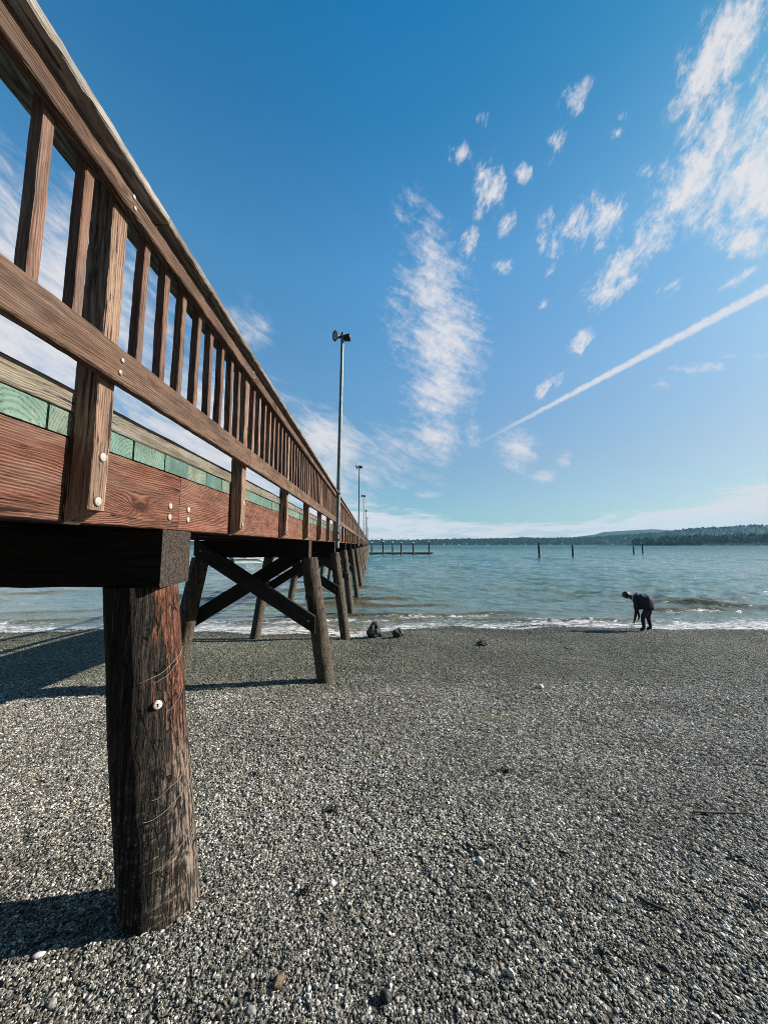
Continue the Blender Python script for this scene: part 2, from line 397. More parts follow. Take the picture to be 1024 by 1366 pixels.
def stone_color(n, t, pos):
    """pebble colours, with the damp algae-stained strip towards the water"""
    c = n.ramp(t, [(0., (.015,.015,.013)), (.16, (.046,.045,.038)), (.40, (.110,.106,.090)), (.62, (.176,.169,.145)), (.70, (.172,.138,.098)),
                   (.80, (.255,.245,.215)), (.93, (.375,.362,.325)), (1., (.60,.585,.545))])
    x, y, z = n.sep(pos)
    w = n.noise(n.comb(n.m('MULTIPLY', x, .22), n.m('MULTIPLY', y, .6), 0.), 1., 4., .6)
    yy = n.m('ADD', y, n.m('MULTIPLY', n.m('SUBTRACT', w, .5), 4.5))
    damp = n.mr(yy, 5.6, 7.6)
    patch = n.mr(n.noise(n.comb(x, y, 5.), .9, 5., .7), .40, .64)
    dk = n.m('MULTIPLY_ADD', damp, -.34, 1.)
    dk = n.m('MULTIPLY', dk, n.m('MULTIPLY_ADD', patch, -.34, 1.12))
    alg = n.mix(n.m('MULTIPLY', damp, .55), (1,1,1), (.80,.88,.66))
    c = n.mix(n.m('MULTIPLY', damp, .45), c, (.15,.14,.115))
    c = n.mix(1., c, alg, 'MULTIPLY')
    wet = n.mr(z, .05, .22, .42, 1.)
    weed = n.m('MULTIPLY', n.mr(n.noise(n.comb(n.m('MULTIPLY', x, .7), n.m('MULTIPLY', y, 1.5), 9.), 1., 5., .7), .56, .68), n.mr(y, 2.2, 4.5))
    c = n.mix(n.m('MULTIPLY', weed, .5), c, n.mix(1., c, (.75,.80,.42), 'MULTIPLY'))
    return n.vm('SCALE', c, scale=n.m('MULTIPLY', dk, wet)), damp

def build_beach():
    ys = np.unique(np.concatenate([-np.geomspace(3, 9000, 40)[::-1], np.linspace(-3, 16, 250), np.geomspace(16, 9000, 50)]))
    xs = np.unique(np.concatenate([-np.geomspace(16, 12000, 40)[::-1], np.linspace(-16, 16, 300), np.geomspace(16, 12000, 40)]))
    X, Y = np.meshgrid(xs, ys); me = grid_mesh('beach', X, Y, ground_z(X, Y) - .004)
    m, n, b = material('beach_gravel')
    pos = n.new('ShaderNodeNewGeometry').outputs['Position']
    x, y, z = n.sep(pos)
    p2 = n.comb(x, y, 0.)
    cell = n.vor(p2, 38., 'F1', 'Color'); d = n.vor(p2, 38., 'F1', 'Distance')
    cell2 = n.vor(p2, 75., 'F1', 'Color'); d2 = n.vor(p2, 75., 'F1', 'Distance')
    c, damp = stone_color(n, n.sep(cell)[0], pos)
    c2, _ = stone_color(n, n.sep(cell2)[1], pos)
    h = n.m('MAXIMUM', n.m('SUBTRACT', 1., n.m('MULTIPLY', d, 1.5)), n.m('MULTIPLY', n.m('SUBTRACT', 1., n.m('MULTIPLY', d2, 1.5)), .6))
    c = n.mix(n.mr(d, .38, .5), c, c2)
    c = n.mix(n.mr(h, .25, .0), c, (.02,.019,.017))
    setb(n, b, c, n.mr(damp, 0., 1., .85, .6), n.bump(h, 1., .02), .3)
    o = link('beach', me, mat=m); tag(o, kind='structure')
build_beach()

def build_gravel():
    """Loose pebbles lying on the beach: instances in geometry nodes (nobody could count them)."""
    cs = .2
    gx, gy = np.meshgrid(np.arange(-18, 18, cs), np.arange(.6, 13.8, cs))
    cx, cy = gx+cs/2, gy+cs/2
    keep = (np.abs(cx - .035*cy) < 1.09*cy + .9) & (ground_z(cx, cy) > -.05)
    cx, cy = cx[keep], cy[keep]; k = len(cx)
    co = np.zeros((k, 4, 3), np.float32)
    for j, (a, c) in enumerate(((-1,-1),(1,-1),(1,1),(-1,1))):
        xx = cx+a*cs/2; yy = cy+c*cs/2
        co[:, j, 0] = xx; co[:, j, 1] = yy; co[:, j, 2] = ground_z(xx, yy)
    me = np_mesh('gravel', co.reshape(-1, 3), np.arange(k*4).reshape(-1, 4))
    yv = co[:, :, 1].ravel()
    size = .0076 + .0086*np.clip((yv-1.6)/5., 0, 1) + .0045*np.clip((yv-7)/6, 0, 1)
    fattr(me, 'psize', size); fattr(me, 'pdens', 1.35/(size*1.14)**2/16.)
    m, n, b = material('pebbles')
    pos = n.new('ShaderNodeNewGeometry').outputs['Position']
    t = n.m('FRACT', n.m('ADD', n.attr('tint', 'INSTANCER'), n.new('ShaderNodeNewGeometry').outputs['Random Per Island']))
    c, damp = stone_color(n, t, pos)
    tc = n.new('ShaderNodeTexCoord').outputs['Object']
    mott = n.noise(tc, 3.5, 4., .65)
    c = n.vm('SCALE', c, scale=n.m('MULTIPLY_ADD', mott, .75, .80))
    setb(n, b, c, n.m('MULTIPLY', n.mr(damp, 0., 1., .8, .6), n.mr(n.sep(pos)[2], .04, .13, .4, 1.)), spec=.3)
    o = link('gravel', me, mat=m); tag(o, 'loose grey pebbles covering the beach', None, None, 'stuff')
    ng = bpy.data.node_groups.new('pebble_scatter', 'GeometryNodeTree')
    ng.interface.new_socket('Geometry', in_out='INPUT', socket_type='NodeSocketGeometry')
    ng.interface.new_socket('Geometry', in_out='OUTPUT', socket_type='NodeSocketGeometry')
    N = ng.nodes; L = ng.links
    gi = N.new('NodeGroupInput'); go = N.new('NodeGroupOutput')
    def named(name):
        a = N.new('GeometryNodeInputNamedAttribute'); a.data_type = 'FLOAT'; a.inputs['Name'].default_value = name; return a.outputs[0]
    def rv(typ, lo, hi, seed):
        r = N.new('FunctionNodeRandomValue'); r.data_type = typ
        if typ == 'FLOAT_VECTOR': r.inputs[0].default_value = lo; r.inputs[1].default_value = hi; out = r.outputs[0]
        else: r.inputs[2].default_value = lo; r.inputs[3].default_value = hi; out = r.outputs[1]
        r.inputs['Seed'].default_value = seed; return out
    def mth(op, a, b_):
        q = N.new('ShaderNodeMath'); q.operation = op
        for i, v in enumerate((a, b_)):
            if isinstance(v, bpy.types.NodeSocket): L.new(v, q.inputs[i])
            else: q.inputs[i].default_value = v
        return q.outputs[0]
    def vmul(v, k):
        q = N.new('ShaderNodeVectorMath'); q.operation = 'MULTIPLY'; L.new(v, q.inputs[0]); q.inputs[1].default_value = k; return q.outputs[0]
    def scatter(mesh, dens, seed):
        q = N.new('GeometryNodeDistributePointsOnFaces'); q.distribute_method = 'RANDOM'; L.new(mesh, q.inputs['Mesh'])
        if isinstance(dens, bpy.types.NodeSocket): L.new(dens, q.inputs['Density'])
        else: q.inputs['Density'].default_value = dens
        q.inputs['Seed'].default_value = seed; return q.outputs['Points']
    def inst(points, geo, rot, scale):
        q = N.new('GeometryNodeInstanceOnPoints'); L.new(points, q.inputs['Points']); L.new(geo, q.inputs['Instance'])
        q.inputs['Pick Instance'].default_value = True; L.new(rot, q.inputs['Rotation']); L.new(scale, q.inputs['Scale']); return q.outputs[0]
    shapes = N.new('GeometryNodeJoinGeometry')
    for k in range(7):
        ico = N.new('GeometryNodeMeshIcoSphere'); ico.inputs['Radius'].default_value = .5; ico.inputs['Subdivisions'].default_value = 2
        sp = N.new('GeometryNodeSetPosition'); L.new(ico.outputs[0], sp.inputs['Geometry'])
        po = N.new('GeometryNodeInputPosition')
        ad = N.new('ShaderNodeVectorMath'); ad.operation = 'ADD'; L.new(po.outputs[0], ad.inputs[0]); ad.inputs[1].default_value = (k*7.1, k*3.3, k*5.7)
        no = N.new('ShaderNodeTexNoise'); no.inputs['Scale'].default_value = 1.7; no.inputs['Detail'].default_value = 1.5; L.new(ad.outputs[0], no.inputs['Vector'])
        sc = mth('MULTIPLY_ADD', no.outputs[0], 1.7); sc.node.inputs[2].default_value = .15
        vs = N.new('ShaderNodeVectorMath'); vs.operation = 'SCALE'; L.new(po.outputs[0], vs.inputs[0]); L.new(sc, vs.inputs['Scale'])
        L.new(vmul(vs.outputs[0], [(1.15,.8,.55),(1.,.9,.6),(1.3,.75,.5),(1.,.7,.7),(1.1,1.,.45),(1.2,.85,.65),(1.5,.6,.5)][k]), sp.inputs['Position'])
        ss = N.new('GeometryNodeSetShadeSmooth'); L.new(sp.outputs[0], ss.inputs[0])
        sm = N.new('GeometryNodeSetMaterial'); L.new(ss.outputs[0], sm.inputs[0]); sm.inputs['Material'].default_value = m
        g_ = N.new('GeometryNodeGeometryToInstance'); L.new(sm.outputs[0], g_.inputs[0]); L.new(g_.outputs[0], shapes.inputs[0])
    handfuls = N.new('GeometryNodeJoinGeometry')
    for k in range(9):                       # small handfuls of pebbles, each one different
        ci = N.new('GeometryNodeMeshCircle'); ci.fill_type = 'NGON'; ci.inputs['Vertices'].default_value = 12; ci.inputs['Radius'].default_value = 2.3
        u = mth('POWER', rv('FLOAT', 0., 1., 40+k), 6.); big = mth('MULTIPLY', u, 1.25)
        s0 = mth('ADD', rv('FLOAT', .55, 1.25, 60+k), big)
        i1 = inst(scatter(ci.outputs[0], 1.12, 10+k), shapes.outputs[0], rv('FLOAT_VECTOR', (-.5,-.5,0), (.5,.5,6.283), 80+k), s0)
        rz = N.new('GeometryNodeRealizeInstances'); L.new(i1, rz.inputs[0])
        g_ = N.new('GeometryNodeGeometryToInstance'); L.new(rz.outputs[0], g_.inputs[0]); L.new(g_.outputs[0], handfuls.inputs[0])
    io = inst(scatter(gi.outputs[0], named('pdens'), 1), handfuls.outputs[0], rv('FLOAT_VECTOR', (-.10,-.10,0), (.10,.10,6.283), 3), mth('MULTIPLY', rv('FLOAT', .8, 1.25, 8), named('psize')))
    st = N.new('GeometryNodeStoreNamedAttribute'); st.data_type = 'FLOAT'; st.domain = 'INSTANCE'; st.inputs['Name'].default_value = 'tint'
    L.new(io, st.inputs['Geometry']); L.new(rv('FLOAT', 0., 1., 9), st.inputs['Value'])
    L.new(st.outputs[0], go.inputs[0])
    md = o.modifiers.new('scatter', 'NODES'); md.node_group = ng
build_gravel()

# ------------------------------------------------------------------ water
def build_water():
    ys = [10.6]
    while ys[-1] < 9000: ys.append(ys[-1] + max(.055, .0085*(ys[-1]-6) if ys[-1] < 200 else .012*ys[-1]))
    ys = np.array(ys); u = np.concatenate([np.linspace(-2.6, -1.05, 40)[:-1], np.linspace(-1.05, 1.05, 760), np.linspace(1.05, 2.6, 40)[1:]])
    U, Y = np.meshgrid(u, ys); X = U*(1.08*Y + 4)
    dy = np.gradient(ys)[:, None]; dx = (1.08*Y+4)*2.1/760
    eta = np.zeros_like(X); slope = np.zeros_like(X)
    r = np.random.default_rng(5)
    damp = np.clip((Y - 12.6)/9, .12, 1)
    for i in range(70):
        L_ = .36*(4.2/.36)**(r.random()**1.25); th = r.normal(0, .40) - .15; k = 2*PI/L_
        a = .0088*L_**.85
        ph = k*(X*math.sin(th) + Y*math.cos(th)) + r.uniform(0, 2*PI)
        wgt = np.clip(L_/(2.2*np.maximum(dy, dx*.5)) - 1, 0, 1)
        s = np.sin(ph + .35*np.sin(ph))
        eta += a*wgt*s
    gust = np.zeros_like(X)
    for i in range(12):
        kx, ky = r.normal(0, .10), r.normal(0, .05); gust += np.sin(kx*X + ky*Y + r.uniform(0, 6.28))
    eta *= damp*(1+.12*gust)*.8
    # low breakers rolling up the beach
    murk = np.exp(-np.clip(Y-12.5, 0, None)/2.6); foam = np.zeros_like(X)
    def roll(y0, amp, width, seed, thr, wander, fo):
        nonlocal eta, murk, foam
        q = np.random.default_rng(seed); yb = np.full_like(X, y0); A = np.zeros_like(X)
        for j in range(6):
            kx = q.uniform(.08, .8); yb += wander*np.sin(kx*X + q.uniform(0, 6.3))/(1+2*kx)
            A += np.sin(q.uniform(.15, .7)*X + q.uniform(0, 6.3))
        A = np.clip(.55 + A*.28 - thr, 0, 1)
        d = (Y-yb)
        prof = np.where(d < 0, np.exp(-(d/(width*.45))**2), np.exp(-(d/width)**2))
        eta += amp*A*prof
        murk = np.maximum(murk, .9*A**.5*np.exp(-((d+.05)/(width*1.1))**2))
        foam = np.maximum(foam, fo*np.clip(A*1.3-.25, 0, 1)*np.exp(-((d+width*.55)/(width*.42))**2))
    roll(14.35, .15, .36, 1, 0., .35, .85)
    roll(15.7, .18, .44, 2, .04, .5, .7)
    roll(17.6, .19, .55, 3, .1, .7, .4)
    roll(20.3, .15, .6, 4, .3, .8, .2)
    roll(24., .15, .7, 8, .38, 1., 0.)
    G = ground_z(X, Y, False)
    # swash: a thin sheet runs up the shingle
    depth = eta - G
    swash = np.exp(-((Y - shore_shift(X) - 12.35)/.9)**2)
    eta = np.where(Y < 16, np.maximum(eta, np.minimum(G + .012 + .02*swash, .055)), eta)
    foam = np.maximum(foam, np.clip(1.0-(Y - shore_shift(X) - 12.9)/2.4, 0, 1)*.78)
    me = grid_mesh('water', X, Y, eta)
    fattr(me, 'murk', murk); fattr(me, 'foam', foam); fattr(me, 'crest', eta)
    m, n, b = material('sea_water')
    pos = n.new('ShaderNodeNewGeometry').outputs['Position']
    x, y, z = n.sep(pos)
    murk_ = n.attr('murk'); foam_ = n.attr('foam'); cr = n.attr('crest')
    p2 = n.comb(n.m('MULTIPLY', x, .55), y, 0.)
    far = n.mr(y, 25., 160.); vfar = n.mr(y, 80., 500.)
    n1 = n.noise(p2, 4.2, 4., .6, .4); n2 = n.noise(p2, 1.1, 4., .6, .3); n3 = n.noise(p2, .22, 3., .55, .2)
    h = n.m('ADD', n.m('MULTIPLY', n1, n.mr(y, 14., 90., .10, .0)), n.m('MULTIPLY', n2, n.mr(y, 14., 300., .26, 1.3)))
    h = n.m('ADD', h, n.m('MULTIPLY', n3, n.mr(y, 40., 400., 0., 4.5)))
    deep = n.ramp(n.noise(n.comb(n.m('MULTIPLY', x, .02), n.m('MULTIPLY', y, .05), 0.), 1., 4., .6), [(.35, (.001,.046,.050)), (.65, (.002,.094,.090))])
    mid = n.mix(n.mr(y, 15., 95.), (.092,.150,.138), deep)
    br = n.mix(n.noise(p2, .9, 3.), (.065,.042,.013), (.11,.08,.032))
    c = n.mix(n.m('MULTIPLY', murk_, .95), mid, br)
    lace = n.noise(n.comb(n.m('MULTIPLY', x, .8), n.m('MULTIPLY', y, 2.), 2.), 3.2, 6., .72, 1.2)
    f1 = n.m('MULTIPLY', n.mr(n.m('ADD', lace, n.m('MULTIPLY', foam_, .39)), .70, .90), n.mr(foam_, .02, .2))
    wc = n.noise(n.comb(n.m('MULTIPLY', x, .11), n.m('MULTIPLY', y, .16), 7.), 1., 6., .75, .6)
    wc = n.m('MULTIPLY', n.mr(wc, .625, .67), n.mr(y, 28., 60.))
    f = n.m('MAXIMUM', f1, n.m('MULTIPLY', wc, .75))
    c = n.mix(f, c, (.55,.54,.55))
    nb = n.bump(h, 1., .5)
    setb(n, b, c, n.m('MAXIMUM', n.mr(y, 14., 400., .09, .30), n.m('MULTIPLY', f, .8)), nb, n.mr(y, 18., 130., .60, .15))
    b.inputs['IOR'].default_value = 1.333
    o = link('water', me, mat=m); tag(o, kind='structure')
build_water()

# ------------------------------------------------------------------ pier
FX = -1.07; CX = -2.025; BAY = 4.56; Y0 = 2.12; PSP = 1.52; P0 = 1.37; YEND = 108.; YBEG = -10.
def mir(x): return 2*CX - x
ORG = Vector((CX, Y0, 0.))
pier = empty('pier', ORG, 'long wooden pier on timber piles running out over the water', 'pier')
def L3(x, y, z): return Vector((x, y, z + E)) - ORG        # eye-relative coordinates -> pier coordinates
RY = (0, 0, PI/2)                                             # board's local X along world Y, local Y -> -X, local Z up
RV = Euler((0, -PI/2, 0)).to_matrix()
def part(name, me, mat, x, y, z, rot=(0,0,0), parent=None): return link(name, me, parent or pier, L3(x, y, z), rot, mat)

def disc(r, h, n=14, dome=.35):
    mb = MB(); mb.lathe([(0, h), (r*.55, h*(1-.12)), (r*.9, h*(1-dome)), (r, h*.15), (r, -.01)], n); return mb.mesh('bolt')
bolt_me = disc(.0185, .006, 18, .25); screw_me = disc(.0105, .006); tag_me = disc(.021, .005)

# fascia boards, one per bay, butted over the bents
ys = [Y0 + BAY*i for i in range(-3, 24)]
for sgn in (0, 1):
    for i, y in enumerate(ys[:-1]):
        if sgn and y > 60: continue
        g = .004
        near = (abs(y) < 8 and not sgn)
        me = board_mesh('fascia_board', BAY-g, .09, .295, .004, 110 if near else 1, .0010 if near else 0)
        x = FX-.045 if not sgn else mir(FX)+.045
        o = part('fascia_board', me, M['fascia'], x, y + BAY/2, .082+.295/2, RY)
        if not sgn and y < 30:
            for yy in (y+.10, y+BAY-.10):
                for zz in (.205, .147):
                    bo = link('bolt', bolt_me, o, (yy-(y+BAY/2), -.046, zz-(.082+.1475)), (PI/2, 0, 0), M['bolt'])
                    bo.rotation_euler = (PI/2, 0, 0)
# curb timbers on the deck edge
cl = BAY*1.0
for sgn in (0, 1):
    for i in range(-3, 23):
        y = 1.02 + cl*i
        if sgn and y > 60: continue
        me = board_mesh('curb', cl-.006, .10, .085, .006, 24 if abs(y) < 6 and not sgn else 1, .0015 if abs(y) < 6 else 0)
        part('curb', me, M['curb'], (FX-.040) if not sgn else mir(FX)+.040, y+cl/2, .467+.0425+.001, RY)
# deck planks across, their green ends flush with the fascia
y = YBEG; k = 0; planks = []
pr = random.Random(3)
while y < YEND:
    w = pr.choice((.245, .245, .235, .19, .245, .21)); planks.append((y, w)); y += w + .008
planks.sort(key=lambda q: abs(q[0]-3.0))
pm = {}
rest = MB()
for i, (y, w) in enumerate(planks):
    if i < 100:
        if w not in pm: pm[w] = board_mesh('deck_plank', mir(FX+.002)*-1 + (FX+.002), .084, w, .003)
        me = pm[w]
        o = part('deck_plank', me, M['plank'], CX + pr.uniform(-.003,.003), y+w/2, .381+.042, (PI/2, 0, 0))
    else:
        c = L3(CX, y+w/2, .423); rest.box(c.x-.955, c.x+.955, c.y-w/2, c.y+w/2, c.z-.042, c.z+.042)
o = link('deck_plank', rest.mesh('deck_planks_far'), pier, mat=M['plank']); tag(o, kind='stuff')
# stringers under the deck
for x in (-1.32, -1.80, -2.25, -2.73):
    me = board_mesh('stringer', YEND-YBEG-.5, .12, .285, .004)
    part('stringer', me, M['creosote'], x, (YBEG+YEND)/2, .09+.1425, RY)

# railing posts
H0, H1 = .073, 1.385
post_me = [board_mesh('railing_post', H1-H0, .088, .082, .004, 26, .0013, .062) for _ in range(3)]
far_me = board_mesh('railing_post', H1-H0, .088, .082, .003, 1, 0, .062)
# local X -> world Z (up), local Y -> +X (outer side), local Z -> +Y
def post_rot(out): return Matrix(((0, out, 0), (0, 0, 1 if out > 0 else -1), (1, 0, 0))).transposed().transposed().to_euler() if False else None
def axes(ax, ay, az):
    return Matrix((ax, ay, az)).transposed().to_euler()
ROT_OUT = axes((0,0,1), (1,0,0), (0,1,0)); ROT_IN = axes((0,0,1), (-1,0,0), (0,-1,0))
PX = -1.024
bal_pos = []
for k in range(-6, 70):
    y = P0 + PSP*k
    if y > YEND-.5: break
    me = post_me[k % 3] if -2 < k < 8 else far_me
    o = part('railing_post', me, M['post'], PX, y, (H0+H1)/2, ROT_OUT)
    if -2 < k < 9:
        for zz, dy in ((.318, .004), (.155, -.003)):
            link('bolt', bolt_me, o, (zz-(H0+H1)/2, .0445, dy), (-PI/2, 0, 0), M['bolt'])
    for j in range(1, 9): bal_pos.append(y + PSP*j/9)
# far-side posts, one part (hidden behind the deck from the beach)
fp = MB(); fb = MB()
for k in range(-6, 70):
    y = P0 + PSP*k
    if y > YEND-.5: break
    c = L3(mir(PX), y, 0); fp.box(c.x-.044, c.x+.044, c.y-.041, c.y+.041, E+H0, E+H1)
    for j in range(1, 9):
        yy = y + PSP*j/9; c = L3(mir(-1.0), yy, 0); fb.box(c.x-.019, c.x+.019, c.y-.019, c.y+.019, E+.65, E+1.39)
o = link('railing_post', fp.mesh('far_railing_posts'), pier, mat=M['post']); tag(o, kind='stuff')
# balusters
bal_pos.sort(key=lambda q: abs(q-1.2))
bm_ = [board_mesh('baluster', .740, .040, .040, .003, 8, .0008) for _ in range(3)]
BX = -.995
for i, y in enumerate(bal_pos):
    if i < 100:
        yy = y + random.gauss(0, .004)
        o = part('baluster', bm_[i % 3], M['baluster'], BX-.004, yy, 1.020, ROT_OUT)
        o.rotation_euler.rotate_axis('Z', random.gauss(0, .004))
    else:
        c = L3(BX-.004, y, 0); fb.box(c.x-.020, c.x+.020, c.y-.020, c.y+.020, E+.65, E+1.39)
o = link('baluster', fb.mesh('balusters_far'), pier, mat=M['baluster']); tag(o, kind='stuff')
# rails
def rail_run(name, x, z0, z1, T, start, near_seg, mat, screws=None):
    for sgn in (0, 1):
        for i in range(-3, 23):
            y = start + BAY*i
            if sgn and y > 70: continue
            if y > YEND-2: continue
            nr = abs(y) < 9 and not sgn
            me = board_mesh(name, BAY-.004, T, z1-z0, .005, near_seg if nr else 1, .0007 if nr else 0)
            o = part(name, me, M[mat], x if not sgn else mir(x), y+BAY/2, (z0+z1)/2, RY)
            if nr and screws:
                for k in range(-6, 12):
                    py = P0+PSP*k
                    if y < py < y+BAY:
                        for zz in screws:
                            link('bolt', screw_me, o, (py+random.gauss(0,.006)-(y+BAY/2), -T/2-.001, zz+random.gauss(0,.004)), (PI/2, 0, 0), M['screw'])
                        if abs(py-(y+BAY)) < 1.6 or True: pass
rail_run('lower_rail', -.958, .602, .737, .040, P0+PSP-BAY, 130, 'rail', (.022, -.028))
rail_run('top_rail', -.958, 1.300, 1.392, .040, P0+2*PSP-BAY, 130, 'rail', (.016, -.018))
rail_run('cap_rail', -1.005, 1.395, 1.433, .235, 1.53-BAY, 150, 'cap')

# ---- bents: cap beam, two piles, two crossed braces
def pile_mesh(name, top, bot, r0, r1, n=28, seg=40, rough=.006, seed=0):
    """Slightly crooked round pile; local Z runs up, origin half way along the butt."""
    q = random.Random(seed); top = Vector(top); bot = Vector(bot); vs = []; fs = []
    for i in range(seg+1):
        t = i/seg; c = bot.lerp(top, t); r = r1 + (r0-r1)*t
        c = c + Vector((mnoise.noise(Vector((t*2.2, seed, 0)))*.012, mnoise.noise(Vector((t*2.2, seed, 9)))*.012, 0))
        for k in range(n):
            a = 2*PI*k/n
            rr = r*(1 + rough*4*mnoise.noise(Vector((math.cos(a)*2.5, math.sin(a)*2.5, t*3+seed))) ) + rough*.6*mnoise.noise(Vector((math.cos(a)*11, math.sin(a)*11, t*9+seed)))
            vs.append(c + Vector((math.cos(a)*rr, math.sin(a)*rr, 0)))
    for i in range(seg):
        for k in range(n): fs.append((i*n+k, i*n+(k+1)%n, (i+1)*n+(k+1)%n, (i+1)*n+k))
    mb = MB(); mb.add(vs, fs, True); mb.add([vs[seg*n+k] for k in range(n)], [tuple(range(n))])
    return mb.mesh(name)
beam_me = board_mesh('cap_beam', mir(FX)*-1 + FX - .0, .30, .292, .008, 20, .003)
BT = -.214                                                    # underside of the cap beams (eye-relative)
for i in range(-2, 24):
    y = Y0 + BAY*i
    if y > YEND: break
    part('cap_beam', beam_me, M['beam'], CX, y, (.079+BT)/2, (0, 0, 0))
    gz = lambda X_: float(ground_z(X_, y, False)) - E - .4
    if i == 0:
        t0 = Vector((-1.245, y, BT)); b0 = Vector((-1.035, y-.02, -1.80))
        zb = -2.15; b0 = t0 + (b0-t0)*((zb-BT)/(b0.z-BT))
        o0 = Vector(((t0.x+b0.x)/2, y, -1.0))
        me = pile_mesh('pile', t0-o0, b0-o0, .173, .178, 56, 90, .006, 4)
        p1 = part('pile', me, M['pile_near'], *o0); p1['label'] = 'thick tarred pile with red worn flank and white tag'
        # numbered round tag nailed on, and cords round it
        fr = (.942-.78)
        ang = R(-47); cc = t0 + (b0-t0)*((-.785-BT)/(b0.z-BT)); rr = .1785
        tp = cc + Vector((math.cos(ang)*rr, math.sin(ang)*rr, 0)) - o0
        tg = link('tag', tag_me, p1, tp, (PI/2, 0, ang+PI/2), M['tag'])
        mk = MB(); mk.box(-.0022, .0022, -.008, .008, .0048, .0064); mk.box(-.0055, .001, .004, .0075, .0048, .0064)
        link('numeral', mk.mesh('numeral'), tg, mat=M['lamp'])
        for z0, z1, a0, a1, rad in ((-.67, -.55, -70, 12, .0013), (-.68, -.575, -50, 5, .001), (-.83, -.74, -35, 5, .0009), (-1.20, -1.09, -62, 20, .0011), (-1.285, -1.19, -75, 20, .0014), (-1.50, -1.41, -70, 15, .0009)):
            mb = MB(); pts = []
            for s_ in range(15):
                t = s_/14; a = R(a0 + (a1-a0)*t); z = z0 + (z1-z0)*(t**1.3) + .012*mnoise.noise(Vector((t*4, z0*9, 0)))
                c = t0 + (b0-t0)*((z-BT)/(b0.z-BT)) - o0; pts.append(c + Vector((math.cos(a), math.sin(a), 0))*(.179+rad*.4 + (.004 if a0 == -50 else 0)*math.sin(PI*t)))
            mb.tube(pts, rad, 5); link('cord', mb.mesh('cord'), p1, mat=M['cord'])
        t1 = Vector((mir(-1.20), y, BT)); b1 = Vector((mir(-1.0), y, -2.1)); o1 = (t1+b1)/2
        part('pile', pile_mesh('pile', t1-o1, b1-o1, .165, .175, 24, 30, .006, 5), M['pile'], *o1)
    else:
        q = random.Random(i+50)
        for sgn in (0, 1):
            xt = -1.09 + q.gauss(0,.03); zb = min(gz(-.8), -2.3) if y < 40 else -E-1.2
            k = (zb-BT)/(-2.32-BT)
            xb = xt + (.30 + q.gauss(0,.02))*k
            t = Vector((xt, y+q.gauss(0,.02), BT)); bt = Vector((xb, y+q.gauss(0,.05), zb))
            if sgn: t.x = mir(t.x); bt.x = mir(bt.x)
            o_ = (t+bt)/2; r = .150 if i == 1 else .140
            nn, sg = (32, 50) if i in (1, 2, 3) else (16, 14)
            o = part('pile', pile_mesh('pile', t-o_, bt-o_, r*.96, r*1.03, nn, sg, .007, i*2+sgn), M['pile'], *o_)
        # crossed braces bolted to either face of the bent
        if y < 60:
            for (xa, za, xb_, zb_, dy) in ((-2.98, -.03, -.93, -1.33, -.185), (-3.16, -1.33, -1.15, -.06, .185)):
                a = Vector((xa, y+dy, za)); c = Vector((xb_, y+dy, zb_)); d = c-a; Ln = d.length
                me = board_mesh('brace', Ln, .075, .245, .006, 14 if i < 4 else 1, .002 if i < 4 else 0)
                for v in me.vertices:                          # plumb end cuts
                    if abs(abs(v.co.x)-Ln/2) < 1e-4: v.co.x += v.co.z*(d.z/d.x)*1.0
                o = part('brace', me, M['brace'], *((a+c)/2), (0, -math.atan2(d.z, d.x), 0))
                if i < 4:
                    for s_ in (-1, 1):
                        link('bolt', bolt_me, o, (s_*(Ln/2-.13), math.copysign(.038, dy)*1.0, 0), (PI/2 if dy < 0 else -PI/2, 0, 0), M['screw'])

# ------------------------------------------------------------------ lamp posts on the pier
def lamp_post(y, top, lean, label, ang):
    base = Vector((-.905, y, E+.02))
    o = empty('lamp_post', base, label, 'lamp post', 'lamp posts along the pier railing')
    h = top-.02; mb = MB(); tx = lean*h
    mb.tube([(0,0,-.10), (tx*.3, 0, h*.3), (tx*.7, 0, h*.7), (tx, 0, h)], [.058,.056,.05,.045], 16)
    link('pole', mb.mesh('pole'), o, mat=M['pole'])
    mb = MB()
    for z in (.12, .30, 1.36):
        mb.box(-.075, .062+lean*z, -.055, .055, z-.018, z+.018)
    link('bracket', mb.mesh('bracket'), o, mat=M['pole'])
    hd = empty_part = None
    mb = MB(); ca, sa = math.cos(ang), math.sin(ang)
    T = Matrix.Translation((tx, 0, h)) @ Matrix.Rotation(ang, 4, 'Z') @ Matrix.Scale(1.12, 4)
    def tr(v): return T @ Vector(v)
    mb.tube([tr((-.13,0,-.06)), tr((.12,0,-.06))], .022, 8); mb.tube([tr((0,0,-.12)), tr((0,0,.07))], .040, 10)
    link('crossarm', mb.mesh('crossarm'), o, mat=M['lamp'])
    for sd in (-1, 1):
        mb = MB()
        if sd < 0:
            Mx = T @ Matrix.Translation((-.125, .0, -.03)) @ Matrix.Rotation(R(25), 4, 'Z') @ Matrix.Rotation(R(-104), 4, 'Y')
            prof = [(.0, -.08), (.045, -.075), (.06, -.02), (.08, .025), (.122, .065), (.132, .073), (.118, .068), (.0, .055)]
        else:
            Mx = T @ Matrix.Translation((.085, 0, -.055)) @ Matrix.Rotation(R(78), 4, 'Y')
            prof = [(.0, -.05), (.07, -.05), (.085, -.02), (.092, .06), (.098, .105), (.088, .10), (.0, .095)]
        mb.lathe(prof, 18, Mx); f = link('floodlight', mb.mesh('floodlight'), o, mat=M['lamp'])
        mb = MB(); z = prof[-1][1]
        mb.lathe([(0, z+.012), (prof[-2][0]*.7, z+.010), (prof[-2][0]*.96, z+.004)], 18, Mx)
        link('lens', mb.mesh('lens'), f, mat=M['lens'])
    return o
